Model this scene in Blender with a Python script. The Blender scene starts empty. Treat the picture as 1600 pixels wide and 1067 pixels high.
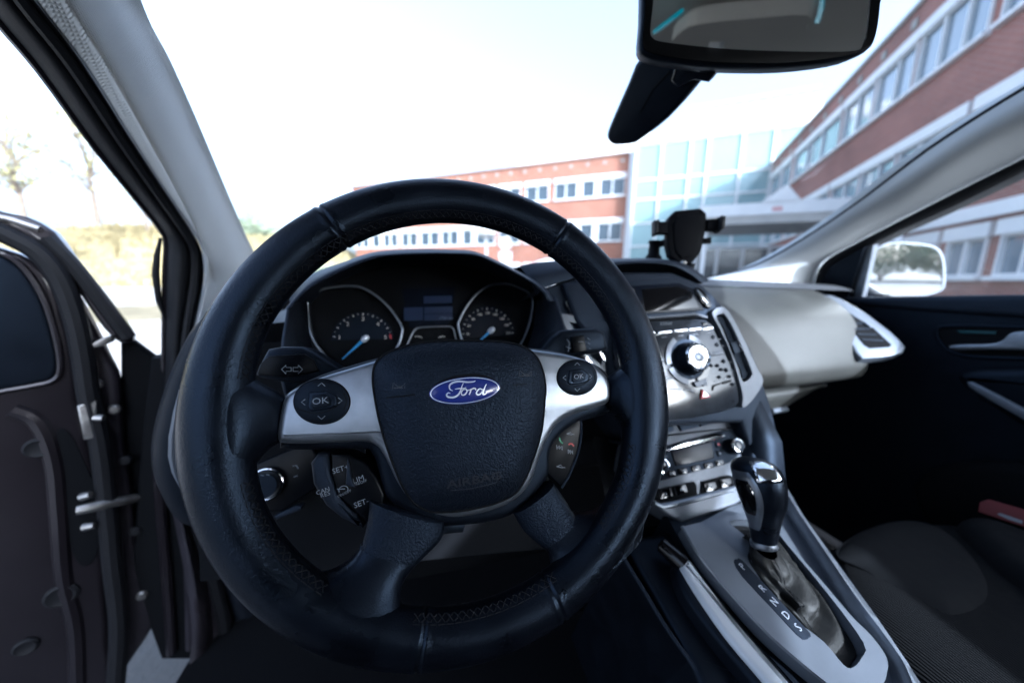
import bpy, bmesh, math, random
from math import radians, sin, cos, tan, pi, atan2, hypot, sqrt
from mathutils import Vector as V, Matrix, geometry
random.seed(7)
S = bpy.context.scene
COL = S.collection

# ------------------------------------------------------------------ camera
CAM = V((0, 0, 1.0))
YAW, PITCH, ROLL, FPX = radians(15), radians(10.3), radians(0.9), 533.0
_F = V((sin(YAW)*cos(PITCH), cos(YAW)*cos(PITCH), -sin(PITCH)))
_R0 = V((cos(YAW), -sin(YAW), 0)); _U0 = _R0.cross(_F)
_R = _R0*cos(ROLL) + _U0*sin(ROLL); _U = _U0*cos(ROLL) - _R0*sin(ROLL)
cd = bpy.data.cameras.new('camera'); cam = bpy.data.objects.new('camera', cd); COL.objects.link(cam)
cam.matrix_world = Matrix(((_R.x, _U.x, -_F.x, CAM.x), (_R.y, _U.y, -_F.y, CAM.y), (_R.z, _U.z, -_F.z, CAM.z), (0, 0, 0, 1)))
cd.sensor_width = 36; cd.lens = 36*FPX/1600; cd.clip_start = 0.02; cd.clip_end = 3000
cd.dof.use_dof = True; cd.dof.focus_distance = 0.27; cd.dof.aperture_fstop = 2.9
S.camera = cam

# ------------------------------------------------------------------ light
SUN_AZ, SUN_EL = radians(152), radians(21)
w = bpy.data.worlds.new('World'); S.world = w; w.use_nodes = True
nt = w.node_tree
sky = nt.nodes.new('ShaderNodeTexSky'); sky.sky_type = 'NISHITA'; sky.sun_disc = False
sky.sun_elevation = SUN_EL; sky.sun_rotation = SUN_AZ; sky.air_density = 1.0; sky.dust_density = 6.5; sky.ozone_density = 1.8
hs_ = nt.nodes.new('ShaderNodeHueSaturation'); hs_.inputs['Saturation'].default_value = .5
nt.links.new(sky.outputs[0], hs_.inputs['Color']); nt.links.new(hs_.outputs[0], nt.nodes['Background'].inputs[0]); nt.nodes['Background'].inputs[1].default_value = 0.15
sl = bpy.data.lights.new('sun', 'SUN'); sun = bpy.data.objects.new('sun', sl); COL.objects.link(sun)
sl.energy = 2.2; sl.angle = radians(0.5); sl.color = (1, 0.965, 0.91)
_sd = V((sin(SUN_AZ)*cos(SUN_EL), cos(SUN_AZ)*cos(SUN_EL), sin(SUN_EL)))
sun.rotation_euler = _sd.to_track_quat('Z', 'Y').to_euler()
S.view_settings.view_transform = 'Standard'; S.view_settings.look = 'None'
S.view_settings.exposure = 2.4; S.view_settings.use_white_balance = True; S.view_settings.white_balance_temperature = 5250; S.view_settings.gamma = 1.0; S.view_settings.use_curve_mapping = False
S.cycles.use_denoising = True
S.cycles.max_bounces = 10; S.cycles.diffuse_bounces = 4; S.cycles.glossy_bounces = 5; S.cycles.transparent_max_bounces = 12
S.cycles.caustics_reflective = False; S.cycles.caustics_refractive = False

# ------------------------------------------------------------------ helpers
def ray(px, py): return _R*((px-800)/FPX) + _U*((533.5-py)/FPX) + _F
def hit(px, py, P0, n):
    d = ray(px, py); return CAM + d*(((P0-CAM).dot(n))/d.dot(n))
def hx(px, py, x): return hit(px, py, V((x, 0, 0)), V((1, 0, 0)))
def hy(px, py, y): return hit(px, py, V((0, y, 0)), V((0, 1, 0)))
def hz(px, py, z): return hit(px, py, V((0, 0, z)), V((0, 0, 1)))
def hd(px, py, depth): return CAM + ray(px, py)*depth

class Fr:
    def __init__(s, O, u, v):
        s.O = V(O); s.u = V(u).normalized(); s.v = V(v).normalized(); s.w = s.u.cross(s.v).normalized(); s.v = s.w.cross(s.u)
    def P(s, a, b, h=0): return s.O + s.u*a + s.v*b + s.w*h
    def uv(s, px, py, h=0):
        p = hit(px, py, s.O + s.w*h, s.w) - s.O
        return (p.dot(s.u), p.dot(s.v))
    def X(s, px, py, h=0): return hit(px, py, s.O + s.w*h, s.w)
    def poly(s, L, h=0): return [s.uv(x, y, h) for x, y in L]
    def at(s, a, b, h=0, rot=0):
        return Fr(s.P(a, b, h), s.u*cos(rot)+s.v*sin(rot), s.v*cos(rot)-s.u*sin(rot))

def area2(p): return sum(p[i-1][0]*p[i][1]-p[i][0]*p[i-1][1] for i in range(len(p)))/2
def ccw(p): return p if area2(p) > 0 else p[::-1]
def offset(p, d):            # inward for ccw polygons
    n = len(p); out = []
    for i in range(n):
        a, b, c = V(p[i-1]), V(p[i]), V(p[(i+1) % n])
        e1 = (b-a); e2 = (c-b)
        e1 = e1.normalized() if e1.length > 1e-9 else V((1, 0)); e2 = e2.normalized() if e2.length > 1e-9 else e1
        n1 = V((-e1.y, e1.x)); n2 = V((-e2.y, e2.x)); m = n1+n2
        m = m.normalized() if m.length > 1e-6 else n1
        k = max(0.5, m.dot(n1)); q = b + m*(d/k); out.append((q.x, q.y))
    return out
def cr(P, n=6, closed=True):  # catmull-rom through points (any dimension)
    P = [V(p) for p in P]; N = len(P); out = []
    R = range(N) if closed else range(N-1)
    for i in R:
        if closed: a, b, c, d = P[i-1], P[i], P[(i+1) % N], P[(i+2) % N]
        else: a, b, c, d = P[max(i-1, 0)], P[i], P[i+1], P[min(i+2, N-1)]
        for k in range(n):
            t = k/n
            out.append(0.5*((2*b)+(c-a)*t+(2*a-5*b+4*c-d)*t*t+(3*b-a-3*c+d)*t**3))
    if not closed: out.append(P[-1])
    return [tuple(o) for o in out]
def ell(cx, cy, rx, ry, n=40, rot=0):
    return [(cx+rx*cos(t)*cos(rot)-ry*sin(t)*sin(rot), cy+rx*cos(t)*sin(rot)+ry*sin(t)*cos(rot)) for t in [2*pi*i/n for i in range(n)]]
def rrect(x0, y0, x1, y1, r, n=4):
    o = []
    for cx, cy, a in ((x1-r, y1-r, 0), (x0+r, y1-r, 90), (x0+r, y0+r, 180), (x1-r, y0+r, 270)):
        for k in range(n+1):
            t = radians(a+90*k/n); o.append((cx+r*cos(t), cy+r*sin(t)))
    return o

# shapes return (verts, faces)
def J(*sh):
    vs, fs = [], []
    for a, b in sh:
        o = len(vs); vs += a; fs += [tuple(i+o for i in f) for f in b]
    return vs, fs
def rings(R, cap0=True, cap1=True):
    n = len(R[0]); vs = [p for r in R for p in r]; fs = []
    for k in range(len(R)-1):
        for i in range(n):
            j = (i+1) % n; fs.append((k*n+i, k*n+j, (k+1)*n+j, (k+1)*n+i))
    if cap0: fs.append(tuple(range(n))[::-1])
    if cap1: fs.append(tuple(range((len(R)-1)*n, len(R)*n)))
    return vs, fs
def slab(fr, poly, h0, h1, bev=0, seg=3, cap0=True):
    p = ccw(list(poly)); R = [[fr.P(a, b, h0) for a, b in p]]
    if bev:
        for k in range(seg+1):
            t = pi/2*k/seg; q = offset(p, bev*(1-cos(t))) if k else p
            R.append([fr.P(a, b, h1-bev+bev*sin(t)) for a, b in q])
    else: R.append([fr.P(a, b, h1) for a, b in p])
    return rings(R, cap0, True)
def dome(fr, poly, h0, H, p=2.5, n=10, base=None, c=None):
    q = ccw(list(poly)); m = len(q)
    cx, cy = c or (sum(a for a, b in q)/m, sum(b for a, b in q)/m)
    R = []
    if base is not None: R.append([fr.P(a, b, base) for a, b in q])
    for k in range(n+1):
        s = 1-(k/n)*0.985; s = s if k < n else 0.012
        s = sin((1-k/n)*pi/2)*(1-0.01)+0.01
        R.append([fr.P(cx+(a-cx)*s, cy+(b-cy)*s, h0+H*(1-s**p)) for a, b in q])
    return rings(R, base is not None, True)
def dome_h(poly, h0, H, p=2.5):
    q = ccw(list(poly)); m = len(q); cx = sum(a for a, b in q)/m; cy = sum(b for a, b in q)/m
    def f(a, b):
        d = V((a-cx, b-cy)); best = 1
        for i in range(m):
            p0, p1 = V(q[i-1])-V((cx, cy)), V(q[i])-V((cx, cy)); e = p1-p0
            den = d.x*e.y-d.y*e.x
            if abs(den) < 1e-14: continue
            t = (p0.x*e.y-p0.y*e.x)/den; u = (p0.x*d.y-p0.y*d.x)/den
            if t > 1e-9 and -1e-6 <= u <= 1.000001: best = 1/t
        return h0+H*(1-min(1, best)**p)
    return f
def slab_hole(fr, outer, inner, h0, h1):
    o = ccw(list(outer)); i = ccw(list(inner)); no, ni = len(o), len(i)
    tri = geometry.tessellate_polygon([[V((a, b, 0)) for a, b in o], [V((a, b, 0)) for a, b in i]])
    al = o+i; n = no+ni
    vs = [fr.P(a, b, h1) for a, b in al]+[fr.P(a, b, h0) for a, b in al]
    fs = []
    for t in tri:
        a, b, c = [al[k] for k in t]
        if (b[0]-a[0])*(c[1]-a[1])-(b[1]-a[1])*(c[0]-a[0]) < 0: t = t[::-1]
        fs.append(tuple(t)); fs.append(tuple(k+n for k in t)[::-1])
    for k in range(no): j = (k+1) % no; fs.append((k+n, j+n, j, k))
    for k in range(ni): j = (k+1) % ni; fs.append((no+j+n, no+k+n, no+k, no+j))
    return vs, fs
def tube(P, r, n=8, closed=False, flat=None):
    P = [V(p) for p in P]; N = len(P); T = []
    for i in range(N):
        a = P[i-1] if (i or closed) else P[0]; b = P[(i+1) % N] if (i < N-1 or closed) else P[-1]
        T.append((b-a).normalized())
    up = V((0, 0, 1)) if abs(T[0].z) < .9 else V((1, 0, 0))
    nx = T[0].cross(up).normalized(); R = []
    for i in range(N):
        nx = (nx-T[i]*nx.dot(T[i])).normalized(); ny = T[i].cross(nx)
        rr = r[i] if isinstance(r, (list, tuple)) else r
        R.append([P[i]+nx*(rr*cos(2*pi*k/n))+ny*(rr*sin(2*pi*k/n)) for k in range(n)])
    if closed: R.append(R[0]); return rings(R, False, False)
    return rings(R)
def frtube(fr, L, r, h, n=6, closed=False):     # L in frame coordinates
    return tube([fr.P(a, b, h) for a, b in L], r, n, closed)
def ribbon(fr, L, wd, h, th=.0004, hf=None):     # flat stroke of constant width
    L = [V(p) for p in L]; A = []; B = []
    for i in range(len(L)):
        t = (L[min(i+1, len(L)-1)]-L[max(i-1, 0)]); t = t.normalized() if t.length > 1e-9 else V((1, 0))
        ww = wd[i] if isinstance(wd, list) else wd
        n = V((-t.y, t.x))*ww/2; A.append(L[i]+n); B.append(L[i]-n)
    f = hf or (lambda a, b: h)
    vs = []; fs = []
    for a, b in zip(A, B):
        ha = f(a.x, a.y); hb = f(b.x, b.y)
        vs += [fr.P(a.x, a.y, ha+th), fr.P(b.x, b.y, hb+th), fr.P(b.x, b.y, hb-.0006), fr.P(a.x, a.y, ha-.0006)]
    for i in range(len(A)-1):
        o = i*4
        for k in range(4): fs.append((o+k, o+(k+1) % 4, o+4+(k+1) % 4, o+4+k))
    fs += [(3, 2, 1, 0), tuple(len(vs)-4+k for k in range(4))]
    return vs, [f[::-1] for f in fs]
def box(c, ax, ay, az):      # centre, half-extent vectors
    c = V(c); ax, ay, az = V(ax), V(ay), V(az)
    vs = [c+ax*i+ay*j+az*k for i in (-1, 1) for j in (-1, 1) for k in (-1, 1)]
    return vs, [(0, 1, 3, 2), (4, 6, 7, 5), (0, 4, 5, 1), (2, 3, 7, 6), (0, 2, 6, 4), (1, 5, 7, 3)]
def bx(x0, y0, z0, x1, y1, z1): return box(((x0+x1)/2, (y0+y1)/2, (z0+z1)/2), ((x1-x0)/2, 0, 0), (0, (y1-y0)/2, 0), (0, 0, (z1-z0)/2))
def fbox(fr, a0, b0, h0, a1, b1, h1):
    return box(fr.P((a0+a1)/2, (b0+b1)/2, (h0+h1)/2), fr.u*(a1-a0)/2, fr.v*(b1-b0)/2, fr.w*(h1-h0)/2)
def lathe(fr, prof, n=40, a=0, b=0):   # prof [(r,h)] about fr.w
    R = [[fr.P(a+r*cos(2*pi*k/n), b+r*sin(2*pi*k/n), h) for k in range(n)] for r, h in prof]
    return rings(R)
def loft(rows, closed=False):
    m = len(rows[0]); vs = [V(p) for r in rows for p in r]; fs = []
    for k in range(len(rows)-1):
        for i in range(m if closed else m-1):
            j = (i+1) % m; fs.append((k*m+i, k*m+j, (k+1)*m+j, (k+1)*m+i))
    return vs, fs

def root_of(o):
    while o.parent: o = o.parent
    return o
def thing(name, label, cat, loc, group=None, kind=None):
    o = bpy.data.objects.new(name, None); COL.objects.link(o); o.location = loc; o.empty_display_size = .05
    o['label'] = label; o['category'] = cat
    if group: o['group'] = group
    if kind: o['kind'] = kind
    return o
def mk(name, sh, mat, parent=None, label=None, cat=None, group=None, kind=None, ang=35, solid=0, sub=0, loc=None, flat=False):
    vs, fs = sh
    if parent: off = V(root_of(parent).location)
    else:
        xs = [v[0] for v in vs]; ys = [v[1] for v in vs]; zs = [v[2] for v in vs]
        off = V(loc) if loc else V(((min(xs)+max(xs))/2, (min(ys)+max(ys))/2, min(zs)))
    me = bpy.data.meshes.new(name); me.from_pydata([tuple(V(v)-off) for v in vs], [], fs)
    bm = bmesh.new(); bm.from_mesh(me); bmesh.ops.recalc_face_normals(bm, faces=bm.faces); bm.to_mesh(me); bm.free()
    if not flat:
        me.shade_smooth(); me.set_sharp_from_angle(angle=radians(ang))
    if mat: me.materials.append(mat)
    o = bpy.data.objects.new(name, me); COL.objects.link(o)
    if parent: o.parent = parent
    else: o.location = off
    if solid:
        m = o.modifiers.new('solid', 'SOLIDIFY'); m.thickness = abs(solid); m.offset = -1 if solid > 0 else 1
    if sub:
        m = o.modifiers.new('sub', 'SUBSURF'); m.levels = sub; m.render_levels = sub
    for k, x in (('label', label), ('category', cat), ('group', group), ('kind', kind)):
        if x: o[k] = x
    return o
_fonts = {}
def text_shape(fr, s, size, a=0, b=0, h=0, ext=.0002, rot=0, shear=0, sx=1, hf=None, bold=0):
    c = bpy.data.curves.new('t', 'FONT'); c.body = s; c.size = size; c.align_x = 'CENTER'; c.align_y = 'CENTER'; c.extrude = 0
    c.shear = shear; c.offset = bold*size; c.resolution_u = 2
    o = bpy.data.objects.new('t', c); COL.objects.link(o)
    dg = bpy.context.evaluated_depsgraph_get(); me = bpy.data.meshes.new_from_object(o.evaluated_get(dg))
    vs = []
    for v in me.vertices:
        x, y = v.co.x*sx, v.co.y; xx = a+x*cos(rot)-y*sin(rot); yy = b+x*sin(rot)+y*cos(rot)
        vs.append(fr.P(xx, yy, (hf(xx, yy) if hf else h)+ext))
    fs = [tuple(p.vertices) for p in me.polygons]
    bpy.data.objects.remove(o); bpy.data.curves.remove(c); bpy.data.meshes.remove(me)
    return vs, fs

# ------------------------------------------------------------------ materials
def mat(name, col, rough=.5, metal=0, spec=.5, bump=None, var=0, varscale=20, coat=0, sheen=0, aniso=0, emit=None, stint=None):
    m = bpy.data.materials.new(name); m.use_nodes = True; N = m.node_tree.nodes; L = m.node_tree.links
    b = N['Principled BSDF']
    b.inputs['Base Color'].default_value = (*col, 1); b.inputs['Roughness'].default_value = rough
    b.inputs['Metallic'].default_value = metal; b.inputs['Specular IOR Level'].default_value = spec
    b.inputs['Coat Weight'].default_value = coat; b.inputs['Coat Roughness'].default_value = .05
    b.inputs['Sheen Weight'].default_value = sheen; b.inputs['Anisotropic'].default_value = aniso
    if stint: b.inputs['Specular Tint'].default_value = (*stint, 1)  # bluish tint puts the cool cast of shadows into dark skins
    tc = N.new('ShaderNodeTexCoord')
    if var:
        nz = N.new('ShaderNodeTexNoise'); nz.inputs['Scale'].default_value = varscale; nz.inputs['Detail'].default_value = 6
        L.new(tc.outputs['Object'], nz.inputs['Vector'])
        r = N.new('ShaderNodeMapRange'); r.inputs[1].default_value = .3; r.inputs[2].default_value = .7; r.inputs[3].default_value = 1-var; r.inputs[4].default_value = 1+var
        L.new(nz.outputs['Fac'], r.inputs[0])
        mx = N.new('ShaderNodeMix'); mx.data_type = 'RGBA'; mx.blend_type = 'MULTIPLY'; mx.inputs[0].default_value = 1
        mx.inputs[6].default_value = (*col, 1); L.new(r.outputs[0], mx.inputs[7]); L.new(mx.outputs[2], b.inputs['Base Color'])
        r2 = N.new('ShaderNodeMapRange'); r2.inputs[1].default_value = .3; r2.inputs[2].default_value = .7; r2.inputs[3].default_value = max(.02, rough*(1-var*.6)); r2.inputs[4].default_value = min(1, rough*(1+var*.6))
        L.new(nz.outputs['Fac'], r2.inputs[0]); L.new(r2.outputs[0], b.inputs['Roughness'])
    if bump:
        kind, sc, st, dist = bump
        if kind == 'leather':
            t = N.new('ShaderNodeTexVoronoi'); t.feature = 'SMOOTH_F1'; t.inputs['Scale'].default_value = sc; out = t.outputs['Distance']
            n2 = N.new('ShaderNodeTexNoise'); n2.inputs['Scale'].default_value = sc*.35; n2.inputs['Detail'].default_value = 5
            L.new(tc.outputs['Object'], n2.inputs['Vector'])
            ad = N.new('ShaderNodeMixRGB'); ad.inputs[0].default_value = .55
            va = N.new('ShaderNodeVectorMath'); va.operation = 'MULTIPLY_ADD'; va.inputs[1].default_value = (.006,)*3
            L.new(n2.outputs['Color'], va.inputs[0]); L.new(tc.outputs['Object'], va.inputs[2]); L.new(va.outputs[0], t.inputs['Vector'])
            L.new(out, ad.inputs[1]); L.new(n2.outputs['Fac'], ad.inputs[2]); out = ad.outputs[0]
        elif kind == 'noise':
            t = N.new('ShaderNodeTexNoise'); t.inputs['Scale'].default_value = sc; t.inputs['Detail'].default_value = 4; out = t.outputs['Fac']; L.new(tc.outputs['Object'], t.inputs['Vector'])
        elif kind in ('weave', 'ribs'):
            t = N.new('ShaderNodeTexWave'); t.inputs['Scale'].default_value = sc; t.inputs['Distortion'].default_value = .3; L.new(tc.outputs['Object'], t.inputs['Vector']); out = t.outputs['Fac']
            t.bands_direction = 'DIAGONAL' if kind == 'weave' else 'X'
            if kind == 'weave':
                t2 = N.new('ShaderNodeTexWave'); t2.bands_direction = 'Z'; t2.inputs['Scale'].default_value = sc; L.new(tc.outputs['Object'], t2.inputs['Vector'])
                ad = N.new('ShaderNodeMath'); ad.operation = 'MULTIPLY'; L.new(out, ad.inputs[0]); L.new(t2.outputs['Fac'], ad.inputs[1]); out = ad.outputs[0]
        elif kind == 'brushed':
            mp = N.new('ShaderNodeMapping'); mp.inputs['Scale'].default_value = (sc*.04, sc, sc); L.new(tc.outputs['Object'], mp.inputs['Vector'])
            t = N.new('ShaderNodeTexNoise'); t.inputs['Scale'].default_value = 1; t.inputs['Detail'].default_value = 3; L.new(mp.outputs[0], t.inputs['Vector']); out = t.outputs['Fac']
        bp = N.new('ShaderNodeBump'); bp.inputs['Strength'].default_value = st; bp.inputs['Distance'].default_value = dist
        L.new(out, bp.inputs['Height']); L.new(bp.outputs[0], b.inputs['Normal'])
    if emit:
        b.inputs['Emission Color'].default_value = (*emit[0], 1); b.inputs['Emission Strength'].default_value = emit[1]
    return m
def glass(name, tint=(.93, .96, .96), base=.04, gl=(1, 1, 1)):
    m = bpy.data.materials.new(name); m.use_nodes = True; N = m.node_tree.nodes; L = m.node_tree.links
    N.remove(N['Principled BSDF']); out = N['Material Output']
    tr = N.new('ShaderNodeBsdfTransparent'); tr.inputs[0].default_value = (*tint, 1)
    go = N.new('ShaderNodeBsdfGlossy'); go.inputs['Roughness'].default_value = .01; go.inputs[0].default_value = (*gl, 1)
    lw = N.new('ShaderNodeLayerWeight'); lw.inputs[0].default_value = .5
    pw = N.new('ShaderNodeMath'); pw.operation = 'POWER'; pw.inputs[1].default_value = 5; L.new(lw.outputs['Facing'], pw.inputs[0])
    ma = N.new('ShaderNodeMath'); ma.operation = 'MULTIPLY_ADD'; ma.inputs[1].default_value = .85; ma.inputs[2].default_value = base; L.new(pw.outputs[0], ma.inputs[0])
    mx = N.new('ShaderNodeMixShader'); L.new(ma.outputs[0], mx.inputs[0]); L.new(tr.outputs[0], mx.inputs[1]); L.new(go.outputs[0], mx.inputs[2])
    df = N.new('ShaderNodeBsdfTranslucent'); df.inputs[0].default_value = (.8, .8, .8, 1); tc = N.new('ShaderNodeTexCoord')
    nz = N.new('ShaderNodeTexNoise'); nz.inputs['Scale'].default_value = 9; nz.inputs['Detail'].default_value = 8; nz.inputs['Roughness'].default_value = .7; L.new(tc.outputs['Object'], nz.inputs['Vector'])
    mr = N.new('ShaderNodeMapRange'); mr.inputs[1].default_value = .35; mr.inputs[2].default_value = .8; mr.inputs[3].default_value = .004; mr.inputs[4].default_value = .035; L.new(nz.outputs['Fac'], mr.inputs[0])
    m2 = N.new('ShaderNodeMixShader'); L.new(mr.outputs[0], m2.inputs[0]); L.new(mx.outputs[0], m2.inputs[1]); L.new(df.outputs[0], m2.inputs[2]); L.new(m2.outputs[0], out.inputs[0])
    return m
def brickmat(name, c1, c2, mortar):
    m = mat(name, c1, .85, var=.0); N = m.node_tree.nodes; L = m.node_tree.links; b = N['Principled BSDF']
    tc = N.new('ShaderNodeTexCoord'); mp = N.new('ShaderNodeMapping'); L.new(tc.outputs['UV'], mp.inputs[0])
    t = N.new('ShaderNodeTexBrick'); t.inputs['Scale'].default_value = 1; t.inputs['Brick Width'].default_value = .24; t.inputs['Row Height'].default_value = .075; t.inputs['Mortar Size'].default_value = .008
    t.inputs['Color1'].default_value = (*c1, 1); t.inputs['Color2'].default_value = (*c2, 1); t.inputs['Mortar'].default_value = (*mortar, 1)
    L.new(mp.outputs[0], t.inputs[0])
    nz = N.new('ShaderNodeTexNoise'); nz.inputs['Scale'].default_value = .35; nz.inputs['Detail'].default_value = 6; L.new(tc.outputs['UV'], nz.inputs[0])
    r = N.new('ShaderNodeMapRange'); r.inputs[1].default_value = .3; r.inputs[2].default_value = .7; r.inputs[3].default_value = .8; r.inputs[4].default_value = 1.2; L.new(nz.outputs[0], r.inputs[0])
    mx = N.new('ShaderNodeMix'); mx.data_type = 'RGBA'; mx.blend_type = 'MULTIPLY'; mx.inputs[0].default_value = 1
    L.new(t.outputs[0], mx.inputs[6]); L.new(r.outputs[0], mx.inputs[7]); L.new(mx.outputs[2], b.inputs['Base Color'])
    return m
M = {}
M['leather'] = mat('black leather', (.0030, .0037, .0060), .32, stint=(.48, .67, 1.0), spec=.26, bump=('leather', 820, .6, .0005), var=.4, varscale=26)
M['padskin'] = mat('grained airbag cover', (.0038, .0050, .0085), .48, stint=(.48, .67, 1.0), spec=.25, bump=('leather', 640, .9, .0014), var=.15, varscale=40)
M['plastic'] = mat('black grained plastic', (.0034, .0042, .0065), .46, stint=(.48, .67, 1.0), spec=.2, bump=('noise', 1400, .35, .0004), var=.2, varscale=30)
M['softdash'] = mat('soft grey dash skin', (.010, .0118, .017), .52, stint=(.48, .67, 1.0), spec=.3, bump=('leather', 900, .6, .0006), var=.12, varscale=18)
M['glovegrey'] = mat('grey glove box skin', (.038, .0385, .036), .46, spec=.4, bump=('leather', 700, .9, .0009), var=.14, varscale=14)
M['matt'] = mat('matt black', (.003, .0036, .005), .8, spec=.12)
M['gloss'] = mat('piano black', (.003, .003, .004), .08, spec=.34, coat=.08)
M['facegloss'] = mat('gloss panel with painted reflection', (.022, .026, .034), .13, spec=.5, var=.2, varscale=70)  # base lightened to grey-blue for reflections on the black face
M['blackplastic'] = mat('smooth black plastic', (.0024, .0030, .0046), .30, spec=.1)
M['stacksilver'] = mat('dark satin stack trim', (.085, .095, .115), .46, metal=.35, bump=('noise', 2500, .08, .0002), var=.15, varscale=40)
M['silver'] = mat('brushed satin silver', (.21, .23, .265), .34, metal=.8, bump=('brushed', 1600, .12, .0003), var=.12, varscale=80)
M['satin'] = mat('satin silver paint', (.150, .168, .200), .40, metal=.5, bump=('noise', 2500, .08, .0002), var=.1, varscale=25)
M['brakesilver'] = mat('sky-brightened silver strip', (.46, .49, .54), .40, metal=.25)  # colour raised to carry the sky light falling on the strip
M['chrome'] = mat('chrome', (.75, .77, .8), .12, metal=1)
M['white'] = mat('white print', (.17, .19, .22), .6)
M['dimprint'] = mat('dim dial print', (.62, .58, .53), .7)
M['badge'] = mat('badge blue', (.012, .022, .16), .25, coat=.6)
M['badgewhite'] = mat('badge silver', (.62, .66, .75), .3, metal=.4)
M['red'] = mat('red print', (.45, .02, .02), .5)
M['coping'] = mat('weathered roof coping', (.22, .15, .12), .8, var=.15, varscale=2)
M['pink'] = mat('faded pink mark', (.6, .32, .32), .6)
M['green'] = mat('green print', (.03, .25, .12), .5)
M['needle'] = mat('blue needle', (.05, .32, .70), .4)
M['screen'] = mat('dark screen', (.004, .006, .012), .24, spec=.16)
M['bluescreen'] = mat('lit blue screen', (.004, .008, .02), .3, emit=((.02, .07, .24), .012))
M['bluebar'] = mat('lit blue bar', (.004, .01, .03), .3, emit=((.03, .11, .4), .012))
M['pillar'] = mat('pale woven pillar trim', (.56, .58, .58), .8, spec=.2, bump=('weave', 180, .5, .0008), sheen=.2, var=.04, varscale=8)
M['pillarR'] = mat('pale smooth pillar trim', (.60, .63, .66), .55, spec=.3, bump=('noise', 1500, .2, .0003), var=.04, varscale=8)
M['headliner'] = mat('headliner cloth', (.62, .60, .55), .95, spec=.1, bump=('noise', 600, .4, .001))
M['rubber'] = mat('black rubber seal', (.006, .0066, .009), .6, spec=.3, bump=('ribs', 300, .3, .0006))
M['paint'] = mat('brown grey metallic paint', (.021, .0175, .0225), .32, metal=.5, coat=.5, var=.12, varscale=9)
M['paintin'] = mat('dull inner paint', (.024, .021, .028), .45, metal=.3, var=.25, varscale=14)
M['steel'] = mat('worn steel', (.34, .33, .32), .35, metal=.9, var=.35, varscale=50)
M['seat'] = mat('dark seat cloth', (.0038, .0044, .0058), .9, spec=.2, bump=('noise', 1800, .6, .0006), var=.12, varscale=60)
M['seatrib'] = mat('ribbed seat cloth', (.0038, .0044, .0058), .9, spec=.2, bump=('ribs', 85, .9, .0025), var=.12, varscale=60)
M['carpet'] = mat('black carpet', (.006, .0065, .008), .95, spec=.1, bump=('noise', 900, .8, .002))
M['glass'] = glass('clear car glass')
M['mirror'] = mat('mirror glass', (.78, .8, .8), .012, metal=1)
M['mirrordim'] = mat('dimming mirror glass', (.80, .80, .78), .02, metal=1)
M['tealdim'] = mat('painted cyan reflection', (.006, .06, .075), .3)  # even teal paints in a cyan reflection on the door
M['redtag'] = mat('shade-darkened red tag', (.10, .003, .006), .6)  # red darkened to hold the shade the tag lies in
M['padskylit'] = mat('sky-lightened dash pad', (.055, .058, .066), .55, spec=.35, bump=('leather', 900, .4, .0005), var=.08, varscale=14)  # lighter than the dash skin, sky light on the top put into the colour
M['holder'] = mat('matt black holder plastic', (.0025, .003, .005), .6, spec=.08)
M['teal'] = mat('added teal glow strip', (.02, .42, .50), .3, emit=((.0, .35, .42), .06))  # faint glow added to strips that are no lamps
M['lens'] = mat('clear lens', (.6, .62, .64), .15, spec=.6)
M['bootleather'] = mat('gaiter leather', (.0055, .0056, .0053), .58, spec=.3, bump=('leather', 500, .6, .0008), var=.2, varscale=50)
M['thread'] = mat('dark grey thread', (.007, .008, .011), .75, spec=.2)
M['brickA'] = brickmat('orange red brick', (.30, .105, .06), (.25, .085, .048), (.32, .24, .19))
M['brickB'] = brickmat('dark red brick', (.28, .10, .072), (.225, .078, .056), (.30, .24, .22))
M['winframe'] = mat('white window frame', (.72, .73, .74), .5, var=.05)
M['winglass'] = mat('window pane', (.05, .07, .09), .05, spec=.8, coat=.3)
M['tealglass'] = mat('pale blue curtain glass', (.24, .37, .39), .10, spec=.8, coat=.5)
M['winglassB'] = mat('pane with painted sky reflection', (.16, .21, .26), .06, spec=.9, coat=.6)  # base paled to paint in the reflected sky
M['airbagprint'] = mat('raised black letters', (.016, .018, .024), .4, spec=.4)
M['concrete'] = mat('pale concrete', (.42, .41, .39), .85, bump=('noise', 30, .3, .01), var=.12, varscale=2)
M['whitepaint'] = mat('white paint', (.74, .75, .76), .5, var=.05, varscale=3)
M['asphalt'] = mat('pale worn asphalt', (.11, .108, .104), .9, bump=('noise', 60, .5, .01), var=.22, varscale=3)
M['paving'] = mat('pale paving', (.36, .34, .31), .9, bump=('noise', 40, .4, .01), var=.15, varscale=2)
M['drygrass'] = mat('dry yellow grass', (.25, .21, .11), .95, spec=.1, bump=('noise', 3, .8, .25), var=.45, varscale=1.1)
M['green_grass'] = mat('green grass', (.23, .20, .13), .95, spec=.1, bump=('noise', 8, .8, .1), var=.4, varscale=2)
M['bark'] = mat('grey bark', (.13, .105, .08), .9, bump=('noise', 20, .8, .02), var=.3, varscale=6)
M['leafy'] = mat('young yellow green leaves', (.26, .25, .12), .7, var=.35, varscale=3)
M['leafpale'] = mat('pale spring leaves', (.20, .235, .15), .8, var=.25, varscale=2)
M['leafg'] = mat('green leaves', (.07, .10, .035), .7, var=.4, varscale=2)
M['signface'] = mat('white sign face', (.7, .7, .7), .5, var=.04)
M['carwhite'] = mat('white car paint', (.7, .71, .72), .25, coat=.8)
M['roofgrey'] = mat('grey soffit', (.33, .33, .31), .7, var=.1, varscale=2)
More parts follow.
